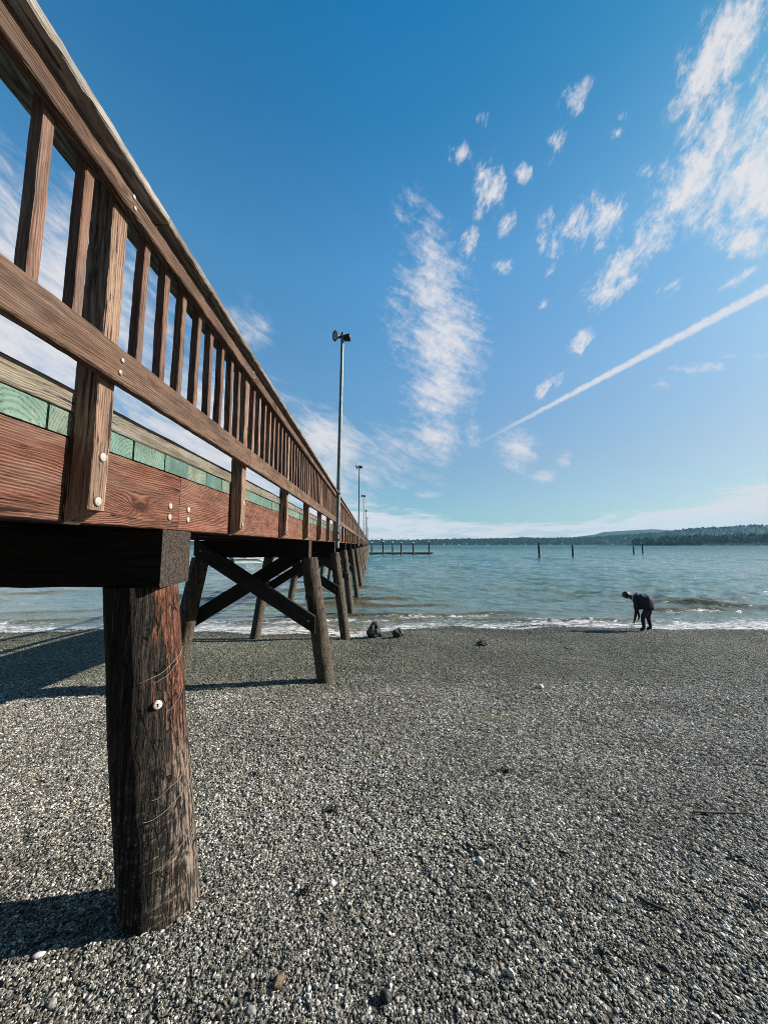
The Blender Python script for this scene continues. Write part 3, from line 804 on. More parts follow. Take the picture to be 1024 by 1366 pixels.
lamp_post(10.07, 5.90, .012, 'tallest looking grey lamp post, nearest on the pier, with two dark floodlights', R(8))
lamp_post(27.0, 5.72, .004, 'second lamp post along the pier, thin dark pole with twin floodlights', R(-5))
lamp_post(45.6, 6.02, -.008, 'third lamp post along the pier, leaning slightly', R(20))
lamp_post(64.0, 5.85, .004, 'fourth lamp post along the pier, small and thin', R(60))
lamp_post(82.5, 5.95, .0, 'fifth lamp post along the pier, close to the pier head', R(10))
lamp_post(101., 4.6, .0, 'short lamp post farthest out at the pier head', R(0))

# ------------------------------------------------------------------ floating dock, gangway and mooring piles
def deep_pile(name, x, y, h, r, lean, label, cat, group, mat='pile', cap=False):
    o = empty(name, (x, y, 0), label, cat, group)
    mb = MB(); mb.tube([(0,0,-2), (lean*h*.5,0,h*.5), (lean*h,0,h)], [r*1.08, r*1.02, r*.95], 14)
    link('shaft', mb.mesh('shaft'), o, mat=M[mat])
    if cap:
        mb = MB(); mb.lathe([(r*1.04, -.06), (r*1.06, .05), (0, .26)], 14, Matrix.Translation((lean*h, 0, h)))
        link('pile_cap', mb.mesh('pile_cap'), o, mat=M['white_hull'])
    return o
def at_dist(px, y): d = sight(px, 727); return d.x*(y/d.y)
DY = 117.
x0, x1 = -1.2, at_dist(577, DY)
dock = empty('floating_dock', ((x0+x1)/2, DY+1.4, 0), 'low pale floating dock beyond the pier head', 'dock')
mb = MB(); w = (x1-x0)/2
for k in range(5): mb.box(-w+k*2*w/5+.03, -w+(k+1)*2*w/5-.03, -1.3, 1.3, .12, .58)
link('deck', mb.mesh('deck'), dock, mat=M['concrete'])
mb = MB()
for k in range(5): mb.box(-w+k*2*w/5+.3, -w+(k+1)*2*w/5-.3, -1.1, 1.1, -.3, .117)
link('float', mb.mesh('float'), dock, mat=M['creosote'])
mb = MB(); mb.box(-w, w, -1.40, -1.302, .26, .52); link('fender', mb.mesh('fender'), dock, mat=M['brace'])
for px, dy, h, lb in ((511, -1.62, 3.9, 'dark dock pile nearest the pier on the front edge'), (535, -1.62, 3.5, 'second front dock pile from the pier'),
                      (551, -1.62, 3.5, 'third front dock pile from the pier'), (572, -1.62, 3.9, 'dock pile at the outer right end of the floating dock'),
                      (495.8, 2.96, 3.6, 'pale dock pile tucked behind the pier head'), (523.5, 2.96, 3.7, 'thin dock pile on the back edge of the floating dock')):
    deep_pile('dock_pile', at_dist(px, DY+1.4+dy), DY+1.4+dy, h, .24, 0., lb, 'dock pile', 'piles holding the floating dock', cap=True)
gw = empty('gangway', (-2.0, 112.5, E+.3), 'grey gangway sloping from the pier head to the floating dock', 'gangway')
mb = MB()
mb.add([(-.7,-4.6,.1),(.7,-4.6,.1),(.7,4.2,-2.5),(-.7,4.2,-2.5),(-.7,-4.6,.22),(.7,-4.6,.22),(.7,4.2,-2.38),(-.7,4.2,-2.38)],
       [(0,3,2,1),(4,5,6,7),(0,1,5,4),(1,2,6,5),(2,3,7,6),(3,0,4,7)])
link('ramp', mb.mesh('ramp'), gw, mat=M['concrete'])
for sx in (-.68, .68):
    mb = MB(); mb.tube([(sx,-4.6,1.2), (sx,4.2,-1.4)], .03, 6)
    for k in range(7):
        t = k/6; yy = -4.6+8.8*t; zz = .2-2.6*t; mb.tube([(sx,yy,zz), (sx,yy,zz+1.0)], .025, 6)
    link('handrail', mb.mesh('handrail'), gw, mat=M['pole'])
for px, py, hp, r, lean, lb in ((718.5, 743.5, 20, .23, -.03, 'tallest dark lone pile standing in the open water'), (763, 742, 15, .22, -.01, 'lone pile with pale top right of the tallest one'),
                        (844, 738.5, 10, .22, .01, 'shorter pile of the far pair near the wooded bluff'), (856, 738, 12.5, .22, 0., 'taller pile of the far pair near the wooded bluff')):
    d = E*FPX/(py-727); deep_pile('mooring_pile', at_dist(px, d), d, hp/FPX*d, r, lean, lb, 'mooring pile', 'old piles standing in the water')

# ------------------------------------------------------------------ moored boat seen under the pier
def boat():
    Y = 61.; X = at_dist(339, Y)
    o = empty('motor_boat', (X, Y, 0), 'white motor boat moored beyond the pier, seen under the deck', 'boat', rz=R(40))
    st = []; n = 11
    for i in range(n):
        t = i/(n-1); x = -3.3 + 6.6*t; w = 1.15*(1-max(0,(t-.45)/.55)**2.2)+.02; z0 = -.25+.28*max(0,(t-.6)/.4)**2; zt = .72+.35*t*t
        st.append([(x, -w, zt), (x, -w*.86, zt-.3), (x, -w*.62, z0+.12), (x, 0, z0-.1), (x, w*.62, z0+.12), (x, w*.86, zt-.3), (x, w, zt)])
    vs = [v for r in st for v in r]; fs = []
    for i in range(n-1):
        for k in range(6): fs.append((i*7+k, i*7+k+1, (i+1)*7+k+1, (i+1)*7+k))
        fs.append((i*7+6, i*7, (i+1)*7, (i+1)*7+6))
    fs.append(tuple(range(7)))
    mb = MB(); mb.add(vs, fs); link('hull', mb.mesh('hull'), o, mat=M['white_hull'])
    def cab(x0, x1, z0, z1, w, rk):
        mb = MB(); mb.add([(x0,-w,z0),(x1+rk,-w,z0),(x1+rk,w,z0),(x0,w,z0),(x0+.1,-w*.85,z1),(x1,-w*.85,z1),(x1,w*.85,z1),(x0+.1,w*.85,z1)],
               [(0,3,2,1),(4,5,6,7),(0,1,5,4),(1,2,6,5),(2,3,7,6),(3,0,4,7)]); return mb.mesh('cabin')
    c = link('cabin', cab(-1.6, 1.2, .78, 1.95, .95, .6), o, mat=M['white_hull'])
    for xa, xb in ((-1.3,-.5), (-.35,.5), (.62,1.25)):
        mb = MB(); mb.add([(xa,-.965,1.2),(xb,-.965,1.2),(xb-.05,-.90,1.72),(xa+.03,-.90,1.72)], [(0,1,2,3)])
        mb.add([(xa,-.94,1.2),(xb,-.94,1.2),(xb-.05,-.87,1.72),(xa+.03,-.87,1.72)], [(3,2,1,0)])
        link('window', mb.mesh('window'), c, mat=M['dark_glass'])
    mb = MB(); mb.box(-3.2, 3.0, -1.16, -1.12, .55, .68); link('rub_strake', mb.mesh('rub_strake'), o, mat=M['lamp'])
    mb = MB(); mb.box(-3.75,-3.32,-.22,.22,.15,.95); mb.box(-3.6,-3.45,-.09,.09,-.5,.2); link('outboard_motor', mb.mesh('outboard_motor'), o, mat=M['lamp'])
boat()

# ------------------------------------------------------------------ things lying on the beach
def stone(name, px, py, w, hgt, dep, mat, label, cat, group=None, rough=.3, seed=0, peak=0., sub=3, sink=.25):
    p = on_ground(px, py); s = (p - Vector((0,0,E))).dot(_f)/FPX*(.8 if name == 'stone' else .95)
    w, hgt, dep = w*s, hgt*s, dep*s
    bm = bmesh.new(); bmesh.ops.create_icosphere(bm, subdivisions=sub, radius=.5)
    for v in bm.verts:
        c = v.co.copy(); nz = mnoise.fractal(c*2.6 + Vector((seed*3.7, seed, 0)), 1., 2., 4)
        c *= 1 + rough*nz
        if peak and c.z > 0: f = 1-peak*c.z*1.7; c.x *= f; c.y *= f
        v.co = Vector((c.x*w, c.y*dep, c.z*hgt))
    for f in bm.faces: f.smooth = rough < .32
    me = bpy.data.meshes.new(name); bm.to_mesh(me); bm.free()
    o = link(name, me, None, p + Vector((0, 0, hgt*(.5-sink))), (0, 0, seed*1.3), M[mat])
    return tag(o, label, cat, group)
G1 = 'stones lying on the shingle'
stone('boulder', 499, 850, 23, 27, 17, 'rock_dark', 'dark pointed barnacled boulder at the water edge beside the pier', 'boulder', 'boulders at the water edge', .5, 2, .75, 3, .2)
stone('boulder', 531, 850, 19, 14, 14, 'rock_dark', 'low dark boulder right of the pointed one', 'boulder', 'boulders at the water edge', .5, 5, .2, 3, .2)
stone('boulder', 642, 861, 15, 9, 9, 'rock_dark', 'small black boulder alone on the damp shingle', 'boulder', 'boulders at the water edge', .4, 7, .1, 3, .25)
stone('stone', 721, 918, 11, 8, 9, 'stone_pink', 'pale pink stone alone on the damp shingle', 'stone', G1, .3, 3, 0, 3)
stone('stone', 641, 1151, 13, 10, 10, 'stone_white', 'white stone with a dark hollow beside it, below the pink one', 'stone', G1, .4, 4)
stone('stone', 708, 1180, 11, 11, 9, 'stone_white', 'blocky white stone on open shingle', 'stone', G1, .35, 6)
stone('stone', 443, 1181, 13, 10, 10, 'stone_white', 'bright white stone right of the thick pile', 'stone', G1, .3, 8)
stone('stone', 681, 1302, 14, 14, 9, 'stone_white', 'upright white stone in the near foreground', 'stone', G1, .35, 9)
stone('stone', 52, 1276, 18, 8, 9, 'stone_white', 'flat white stone in front of the pile shadow', 'stone', G1, .3, 10)
stone('stone', 69, 1342, 15, 12, 12, 'stone_grey', 'light grey stone in the bottom left corner', 'stone', G1, .25, 11)
stone('stone', 334, 1350, 18, 10, 13, 'stone_grey', 'smooth grey stone at the bottom edge', 'stone', G1, .2, 12)
stone('stone', 372, 1311, 24, 14, 14, 'stone_brown', 'brown ridged stone casting a dark shadow', 'stone', G1, .3, 13)
stone('stone', 514, 1333, 22, 17, 16, 'stone_black', 'round black stone in the near foreground', 'stone', G1, .2, 14)
stone('stone', 109, 1218, 9, 8, 8, 'stone_pink', 'small pinkish stone left of the thick pile', 'stone', G1, .2, 15)
stone('stone', 827, 1200, 11, 7, 8, 'stone_white', 'small white stone left of the dark twig', 'stone', G1, .3, 16)
stone('stone', 968, 1240, 12, 9, 8, 'stone_white', 'narrow white stone near the right edge', 'stone', G1, .35, 17)
stone('stone', 735, 1203, 9, 8, 8, 'stone_pink', 'small tan stone below the blocky white one', 'stone', G1, .25, 18)
def stick(name, pts, r, mat, label, cat, group):
    P = [on_ground(*q) + Vector((0,0,.007)) for q in pts]; c = P[0].copy()
    fine = []
    for a, b_ in zip(P[:-1], P[1:]):
        for t in (0, .33, .66): fine.append(a.lerp(b_, t) - c + Vector((0, 0, random.uniform(0, .008))))
    fine.append(P[-1]-c); n = len(fine)
    mb = MB(); mb.tube(fine, [r*.65*(1.1-.6*i/n)*random.uniform(.85,1.15) for i in range(n)], 7)
    o = link(name, mb.mesh(name), None, c, mat=M[mat]); return tag(o, label, cat, group)
stick('driftwood_stick', [(925,1085),(960,1086),(1008,1088)], .012, 'stick', 'long thin brown stick lying at the right', 'stick', 'sticks on the shingle')
stick('driftwood_stick', [(850,1200),(868,1210),(890,1217)], .013, 'kelp', 'short dark twig on the near right shingle', 'stick', 'sticks on the shingle')
stick('driftwood_stick', [(985,1195),(1005,1203),(1030,1218)], .013, 'kelp', 'dark stick running off the right edge', 'stick', 'sticks on the shingle')
stick('driftwood_stick', [(745,1137),(757,1142),(768,1149)], .009, 'kelp', 'tiny dark twig in the middle of the shingle', 'stick', 'sticks on the shingle')
stick('driftwood_stick', [(622,1126),(634,1136),(642,1148)], .010, 'kelp', 'dark twig beside the white stone with a hollow', 'stick', 'sticks on the shingle')
def kelp(px, py, w, label, seed):
    p = on_ground(px, py); s = (p-Vector((0,0,E))).dot(_f)/FPX; q = random.Random(seed); mb = MB()
    for k in range(9):
        a = q.uniform(0, 6.28); r = w*s*q.uniform(.2,.55); c = Vector((q.gauss(0,.2*w*s), q.gauss(0,.2*w*s), .008))
        mb.tube([c, c+Vector((math.cos(a)*r*.5, math.sin(a)*r*.5, q.uniform(.01,.03))), c+Vector((math.cos(a+.5)*r, math.sin(a+.5)*r, .006))], [.006,.009,.003], 6)
    tag(link('kelp', mb.mesh('kelp'), None, p, mat=M['kelp']), label, 'kelp', 'kelp scraps on the shingle')
kelp(441, 1083, 20, 'dark kelp scrap on the shingle right of the thick pile', 1)
kelp(675, 1031, 14, 'dark kelp scrap in the middle of the shingle', 2)
kelp(760, 866, 14, 'dark kelp scrap on the damp shingle left of the person', 3)
kelp(985, 836, 16, 'dark kelp scrap at the water edge at right', 4)

_kr = random.Random(21)
for _ in range(16):
    _p = on_ground(_kr.uniform(290, 1010), _kr.uniform(880, 1330)); _mb = MB(); _w = _kr.uniform(.012, .03)
    for _k in range(5):
        _a = _kr.uniform(0, 6.28); _c = Vector((_kr.gauss(0, _w*.5), _kr.gauss(0, _w*.5), .006))
        _mb.tube([_c, _c + Vector((math.cos(_a)*_w*.6, math.sin(_a)*_w*.6, .012)), _c + Vector((math.cos(_a+.6)*_w, math.sin(_a+.6)*_w, .004))], [.004, .006, .002], 6)
    tag(link('weed_scrap', _mb.mesh('weed_scrap'), None, _p, mat=M['kelp']), 'tiny dark weed scrap caught between the pebbles', 'weed', 'tiny weed scraps on the shingle')

# ------------------------------------------------------------------ the person picking things at the water's edge
def skin_body(name, verts, edges, radii, mat, parent, root=0, sub=2):
    me = bpy.data.meshes.new(name); me.from_pydata(verts, edges, [])
    o = bpy.data.objects.new(name, me); COL.objects.link(o)
    md = o.modifiers.new('skin', 'SKIN'); md.use_smooth_shade = True
    for i, r in enumerate(radii):
        sv = me.skin_vertices[0].data[i]; sv.radius = r if hasattr(r, '__len__') else (r, r); sv.use_root = (i == root)
    sd = o.modifiers.new('sub', 'SUBSURF'); sd.levels = sd.render_levels = sub
    dg = bpy.context.evaluated_depsgraph_get(); dg.update()
    nm = bpy.data.meshes.new_from_object(o.evaluated_get(dg)); nm.name = name
    bpy.data.objects.remove(o); bpy.data.meshes.remove(me)
    nm.materials.clear(); nm.materials.append(mat)
    q = link(name, nm, parent); return q
def person():
    p = on_ground(861, 842)
    o = empty('person', p, 'person in dark clothes bending down at the water edge', 'person', rz=-.6); o.scale = (.90, 1.08, 1.03)
    V = []; Ed = []; Rr = []
    def add(v, r, par=None):
        V.append(v); Rr.append(r)
        if par is not None: Ed.append((par, len(V)-1))
        return len(V)-1
    hip = add((.17, 0, .80), (.155,.165)); w1 = add((.03, 0, .86), (.15,.155), hip); ch = add((-.14, 0, .91), (.16,.175), w1)
    sh = add((-.25, 0, .945), (.12,.15), ch); nk = add((-.36, 0, .985), .062, sh); hd = add((-.44, 0, 1.01), .082, nk); h2 = add((-.52, 0, 1.02), .095, hd); h3 = add((-.585, 0, 1.0), .07, h2)
    hands = []
    for s_ in (-1, 1):
        sx = add((-.25, s_*.19, .90), .075, sh); el = add((-.22+.02*s_, s_*.22, .62), .055, sx)
        wr = add((-.30 if s_ < 0 else -.16, s_*.19, .36 if s_ < 0 else .40), .036, el); pa = add((-.325 if s_ < 0 else -.17, s_*.185, .28 if s_ < 0 else .32), .038, wr); hands.append((pa, s_))
        for f in range(5):
            b = V[pa]
            if f < 4:
                k1 = add((b[0]-.012, b[1]+(f-1.5)*.021, b[2]-.055-.006*(1 if f in (1,2) else 0)), .0105, pa); add((b[0]-.002, b[1]+(f-1.5)*.020, b[2]-.098-.01*(1 if f in (1,2) else 0)), .0085, k1)
            else:
                k1 = add((b[0]-.045, b[1]-s_*.03, b[2]-.02), .012, pa); add((b[0]-.055, b[1]-s_*.03, b[2]-.062), .009, k1)
    for s_, kx, fx in ((-1, -.07, -.08), (1, .09, .12)):
        th = add((.12+kx*.4, s_*.10, .68), .112, hip); kn = add((kx, s_*.12, .42), .078, th); an = add((fx+.03, s_*.12, .10), .055, kn); ft = add((fx-.10, s_*.125, .045), .045, an)
    body = skin_body('body', V, Ed, Rr, M['jacket'], o)
    # skin on head and hands, dark trousers below the hips
    for m_ in ('skin', 'trousers', 'boot'): body.data.materials.append(M[m_])
    for f in body.data.polygons:
        c = f.center
        if c.z < .11: f.material_index = 3
        elif c.x > -.16 and c.z < .74 and abs(c.y) < .2 and not (c.y**2 > .0225 and c.x < -.08 and c.z > .3): f.material_index = 2
        if c.x < -.40 and c.z > .9: f.material_index = 1
        for pa, s_ in hands:
            if (Vector(V[pa]) - c).length < .115 and c.z < V[pa][2]+.05: f.material_index = 1
    # hair: shaggy cap over the crown and nape
    bm = bmesh.new(); bmesh.ops.create_icosphere(bm, subdivisions=3, radius=.125)
    for v in bm.verts:
        c = v.co.copy(); c *= 1 + .22*mnoise.noise(c*22)
        v.co = Vector((c.x*1.05, c.y*.92, c.z*.85))
    me = bpy.data.meshes.new('hair'); bm.to_mesh(me); bm.free(); me.polygons.foreach_set('use_smooth', [True]*len(me.polygons))
    link('hair', me, o, (-.497, 0, 1.045), mat=M['hair'])
    mb = MB(); mb.lathe([(0,.03),(.012,.01),(.018,-.01)], 8, Matrix.Translation((-.645,0,.975)) @ Matrix.Rotation(R(-100), 4, 'Y')); link('nose', mb.mesh('nose'), o, mat=M['skin'])
    # jacket hanging open from the back and the seat, and a pale strap across the shoulder
    vs = []; fs = []; nU, nV = 18, 20
    for i in range(nU):
        t = i/(nU-1); x = -.30 + .60*t; zc = .945 - .07*t**2.5; hw = (.195 + .025*math.sin(t*PI))*(1-.45*max(0, t-.7)/.3)
        for k in range(nV):
            a = PI*(-.12 + 1.24*k/(nV-1)); rr = (1+.10*mnoise.noise(Vector((t*7, a*3, 1))))*math.sqrt(max(.06, 1-max(0, (t-.66)/.35)**2-.5*max(0, (.2-t)/.2)**2))
            drop = .20*(1-t*.6) if (a < .15 or a > PI-.15) else 0
            vs.append((x - .05*drop, hw*math.cos(a)*rr, zc + (.175*math.sin(a)*rr if math.sin(a) > 0 else .55*math.sin(a)) - drop*.5 + .035*mnoise.noise(Vector((t*9, a*2, 7)))))
    for i in range(nU-1):
        for k in range(nV-1): fs.append((i*nV+k, i*nV+k+1, (i+1)*nV+k+1, (i+1)*nV+k))
    mb = MB(); mb.add(vs, fs, True); jk = link('jacket', mb.mesh('jacket'), o, mat=M['jacket'])
    sol = jk.modifiers.new('solid', 'SOLIDIFY'); sol.thickness = .02
    mb = MB(); mb.tube([(-.33,-.17,.90), (-.31,-.13,1.06), (-.25,-.06,1.115)], .016, 6); link('strap', mb.mesh('strap'), o, mat=M['strap'])
    mb = MB()
    for s_, fx in ((-1, -.06), (1, .10)): pass
person()

# ------------------------------------------------------------------ far shore: hills, woods, houses
def az(px): return math.atan2(px-495, 500)
def ridge(name, pts, D, depth, mat, seed, amp, nrow=22, naz=520, base=0., a0=-1.35, a1=1.25):
    A = np.linspace(a0, a1, naz); xs = np.array([math.tan(np.clip(a, -1.45, 1.45))*500+495 for a in A])
    H = np.interp(xs, [p[0] for p in pts], [727-p[1] for p in pts])
    r = np.random.default_rng(seed); T = np.linspace(0, 1.6, nrow)
    TT, AA = np.meshgrid(T, A, indexing='ij'); hh = H[None, :]/500*(D*(1+depth))*np.cos(AA)**-0 + E
    prof = np.where(TT <= 1, np.sin(np.clip(TT, 0, 1)*PI/2)**1.1, np.cos((TT-1)*1.2))
    Z = hh*prof
    nz = np.zeros_like(Z)
    for i in range(40):
        f = 2**r.uniform(3, 8.2); g = r.uniform(0, 9)
        nz += np.sin(AA*f + g*TT + r.uniform(0, 6.28))/f**.55
    Z = Z + amp*nz*np.clip(TT*2.5, 0, 1)*hh.clip(8, None)/40
    Z = np.where(TT == 0, -2., Z+base)
    Rr = (D*(1 + depth*TT))/np.cos(AA)*np.clip(np.cos(AA), .35, 1)**.0
    X = Rr*np.sin(AA); Y = Rr*np.cos(AA)
    o = link(name, grid_mesh(name, X, Y, Z), mat=mat); tag(o, kind='structure')
    return X, Y, Z
def mat_hill(name, c1, c2, sc):
    m, n, b = material(name); pos = n.new('ShaderNodeNewGeometry').outputs['Position']
    f = n.noise(pos, sc, 6., .65); f2 = n.noise(pos, sc*.12, 3.)
    c = n.mix(n.mr(f, .38, .62), c1, c2); c = n.mix(n.mr(f2, .5, .7, 0., .5), c, tuple(x*1.8 for x in c2))
    setb(n, b, c, .95, n.bump(f, .8, 1.5/sc*.25), .1); return m
hm1 = mat_hill('far_hill_woods', (.003,.012,.014), (.008,.023,.023), .012)
hm2 = mat_hill('shore_woods', (.002,.010,.010), (.007,.019,.015), .03)
ridge('hills', [(-3000,722),(300,722),(480,724),(575,722),(620,719.5),(690,717.5),(697,715.5),(715,717),(760,718),(800,712.5),(812,709.5),(850,708),(876,706),(890,706.5),(925,708.5),(1024,707),(1600,712),(4000,716)], 5200., .3, hm1, 3, 1.2)
B = ridge('hills', [(-3000,722),(300,721.5),(480,723),(545,722.5),(575,722),(610,721),(650,720.5),(700,720),(780,719),(810,717.5),(850,714.5),(880,713),(915,709.5),(940,707),(980,704.5),(1024,702),(1300,699),(4000,706)], 3000., .3, hm2, 5, 1.1)
C = ridge('hills', [(-9000,729.2),(760,729.2),(850,726),(875,724.6),(900,722),(950,720),(1000,719),(1024,718),(1300,716),(3000,718)], 1500., .18, hm2, 8, .5)

def forest(name, X, Y, Z, count, hmin, hmax, seed, mat, amin, amax, tmax=1.05, label='', bare=False):
    r = np.random.default_rng(seed); ny, nx = X.shape; V = []; F = []
    k = 0; b0 = 0; AA = np.arctan2(X, Y)[0]
    TT = np.linspace(0, 1.6, ny)
    while k < count:
        a = r.uniform(amin, amax); t = r.uniform(.03, tmax)
        j = np.interp(a, AA, np.arange(nx)); i = np.interp(t, TT, np.arange(ny))
        i0, j0 = int(i), min(int(j), nx-2); fi, fj = i-i0, j-j0
        def bi(Q): return (Q[i0,j0]*(1-fi)+Q[i0+1,j0]*fi)*(1-fj) + (Q[i0,j0+1]*(1-fi)+Q[i0+1,j0+1]*fi)*fj
        x, y, z = bi(X), bi(Y), bi(Z); k += 1
        if z < .6 or (bare and t < .22 and a > az(945)): continue
        h = r.uniform(hmin, hmax)*(1 if r.random() > .12 else 1.35); con = r.random() < .62; n = 7
        rings = [(0, .02), (.16, .12), (.40, .55), (.36, .58), (.8, .0)] if False else ([(.0,.10),(.20,.13),(.13,.42),(.155,.44),(.07,.74),(.085,.755),(.0,1.)] if con else [(.0,.06),(.26,.20),(.36,.42),(.33,.62),(.20,.82),(.0,.92)])
        ph = r.uniform(0, 6.28)
        for (rr, zz) in rings:
            for q in range(n):
                w = rr*h*(1 + r.uniform(-.28, .28)); an = ph + 2*PI*q/n
                V.append((x + w*math.cos(an), y + w*math.sin(an), z + h*(zz + r.uniform(-.03,.03))))
        m_ = len(rings)
        for p in range(m_-1):
            for q in range(n): F.append((b0+p*n+q, b0+p*n+(q+1)%n, b0+(p+1)*n+(q+1)%n, b0+(p+1)*n+q))
        b0 += m_*n
    me = np_mesh(name, np.array(V, np.float32), np.array(F, np.int32), False)
    o = link(name, me, mat=mat); tag(o, label, None, None, 'stuff')
def mat_tree(name, c1, c2, c3):
    m, n, b = material(name); pos = n.new('ShaderNodeNewGeometry')
    r_ = pos.outputs['Random Per Island']
    c = n.ramp(r_, [(0., c1), (.6, c2), (1., c3)]); f = n.noise(pos.outputs['Position'], .5, 4.)
    setb(n, b, n.vm('SCALE', c, scale=n.m('MULTIPLY_ADD', f, 1., .5)), .95, spec=.1); return m
tm = mat_tree('conifer_foliage', (.004,.015,.013), (.010,.028,.021), (.026,.044,.027))
bm2 = mat_tree('bare_shrubs', (.05,.055,.038), (.085,.085,.06), (.13,.125,.09))
forest('forest', *B, 7000, 13, 24, 2, tm, -.30, .95, 1.08, 'dense dark conifer woods on the far shore')
forest('forest', *C, 2600, 13, 24, 3, tm, az(850), .95, 1.05, 'dark conifer woods on the bluff at right', True)
forest('shrubs', *C, 420, 4, 8, 4, bm2, az(945), .95, .24, 'pale bare scrub at the foot of the wooded bluff')

hw = simple('house_siding', (.40,.39,.37), .7); hr = simple('house_roof', (.10,.095,.09), .8)
def house_mesh():
    a = MB(); a.box(-5, 5, -3.5, 3.5, -1.5, 4.5); a.add([(-5,-3.5,4.5),(-5,3.5,4.5),(-5,0,7)], [(0,1,2)]); a.add([(5,-3.5,4.5),(5,3.5,4.5),(5,0,7)], [(1,0,2)])
    b = MB(); b.add([(-5.4,-4,4.2),(5.4,-4,4.2),(5.4,0,7.15),(-5.4,0,7.15),(-5.4,-4,4.5),(5.4,-4,4.5),(5.4,0,7.5),(-5.4,0,7.5)], [(0,3,2,1),(4,5,6,7),(0,1,5,4),(1,2,6,5),(2,3,7,6),(3,0,4,7)])
    b.add([(-5.4,4,4.2),(5.4,4,4.2),(5.4,0,7.15),(-5.4,0,7.15),(-5.4,4,4.5),(5.4,4,4.5),(5.4,0,7.5),(-5.4,0,7.5)], [(0,1,2,3),(7,6,5,4),(4,5,1,0),(5,6,2,1),(6,7,3,2),(7,4,0,3)])
    return a.mesh('wall'), b.mesh('roof')
wm_, rm_ = house_mesh()
hpx = [584, 592, 601, 612, 622, 634, 651, 668, 681, 702, 735, 752, 790, 822]
for i, px in enumerate(hpx):
    d = 2990 + (i % 3)*6; a = az(px)
    hs = empty('house', (math.tan(a)*d*1.0, d, 3.0 + (i*5 % 7)), 'small pale house at the foot of the far wooded shore', 'house', 'houses along the far shore', rz=(i*.7) % 1.2)
    link('wall', wm_, hs, mat=hw); link('roof', rm_, hs, mat=hr)

# unseen dark bank added behind the beach to cut skylight on camera-facing sides
def bank():
    xs = np.linspace(-220, 220, 180); ys = np.linspace(-90, -14, 60); X, Y = np.meshgrid(xs, ys)
    t = np.clip((-15-Y)/17, 0, 1); Z = ground_z(X, Y, False) - .3 + 17*np.sin(t*PI/2)**.8
    r = np.random.default_rng(2)
    for i in range(40):
        f = 2**r.uniform(-4, 1); a = r.uniform(0, 6.28); Z += np.sin(f*(X*math.cos(a)+Y*math.sin(a))+r.uniform(0, 6.28))*.22/f**.5*np.clip(t*3, 0, 1)
    tag(link('skylight_blocker_bank', grid_mesh('skylight_blocker_bank', X, Y, Z), mat=mat_hill('blocker_bank_green', (.010,.018,.008), (.035,.05,.02), .8)), kind='structure')
bank()

# ------------------------------------------------------------------ haze
USE_HAZE = True
def haze():
    mb = MB(); mb.box(-9500, 9500, -2500, 9400, -12, 620)
    m = bpy.data.materials.new('haze_air'); m.use_nodes = True; t = m.node_tree; t.nodes.clear()
    out = t.nodes.new('ShaderNodeOutputMaterial'); pv = t.nodes.new('ShaderNodeVolumePrincipled')
    pv.inputs['Color'].default_value = (.30,.72,.95,1); pv.inputs['Density'].default_value = .00004
    t.links.new(pv.outputs[0], out.inputs['Volume'])
    o = link('haze', mb.mesh('haze'), mat=m); tag(o, kind='stuff')

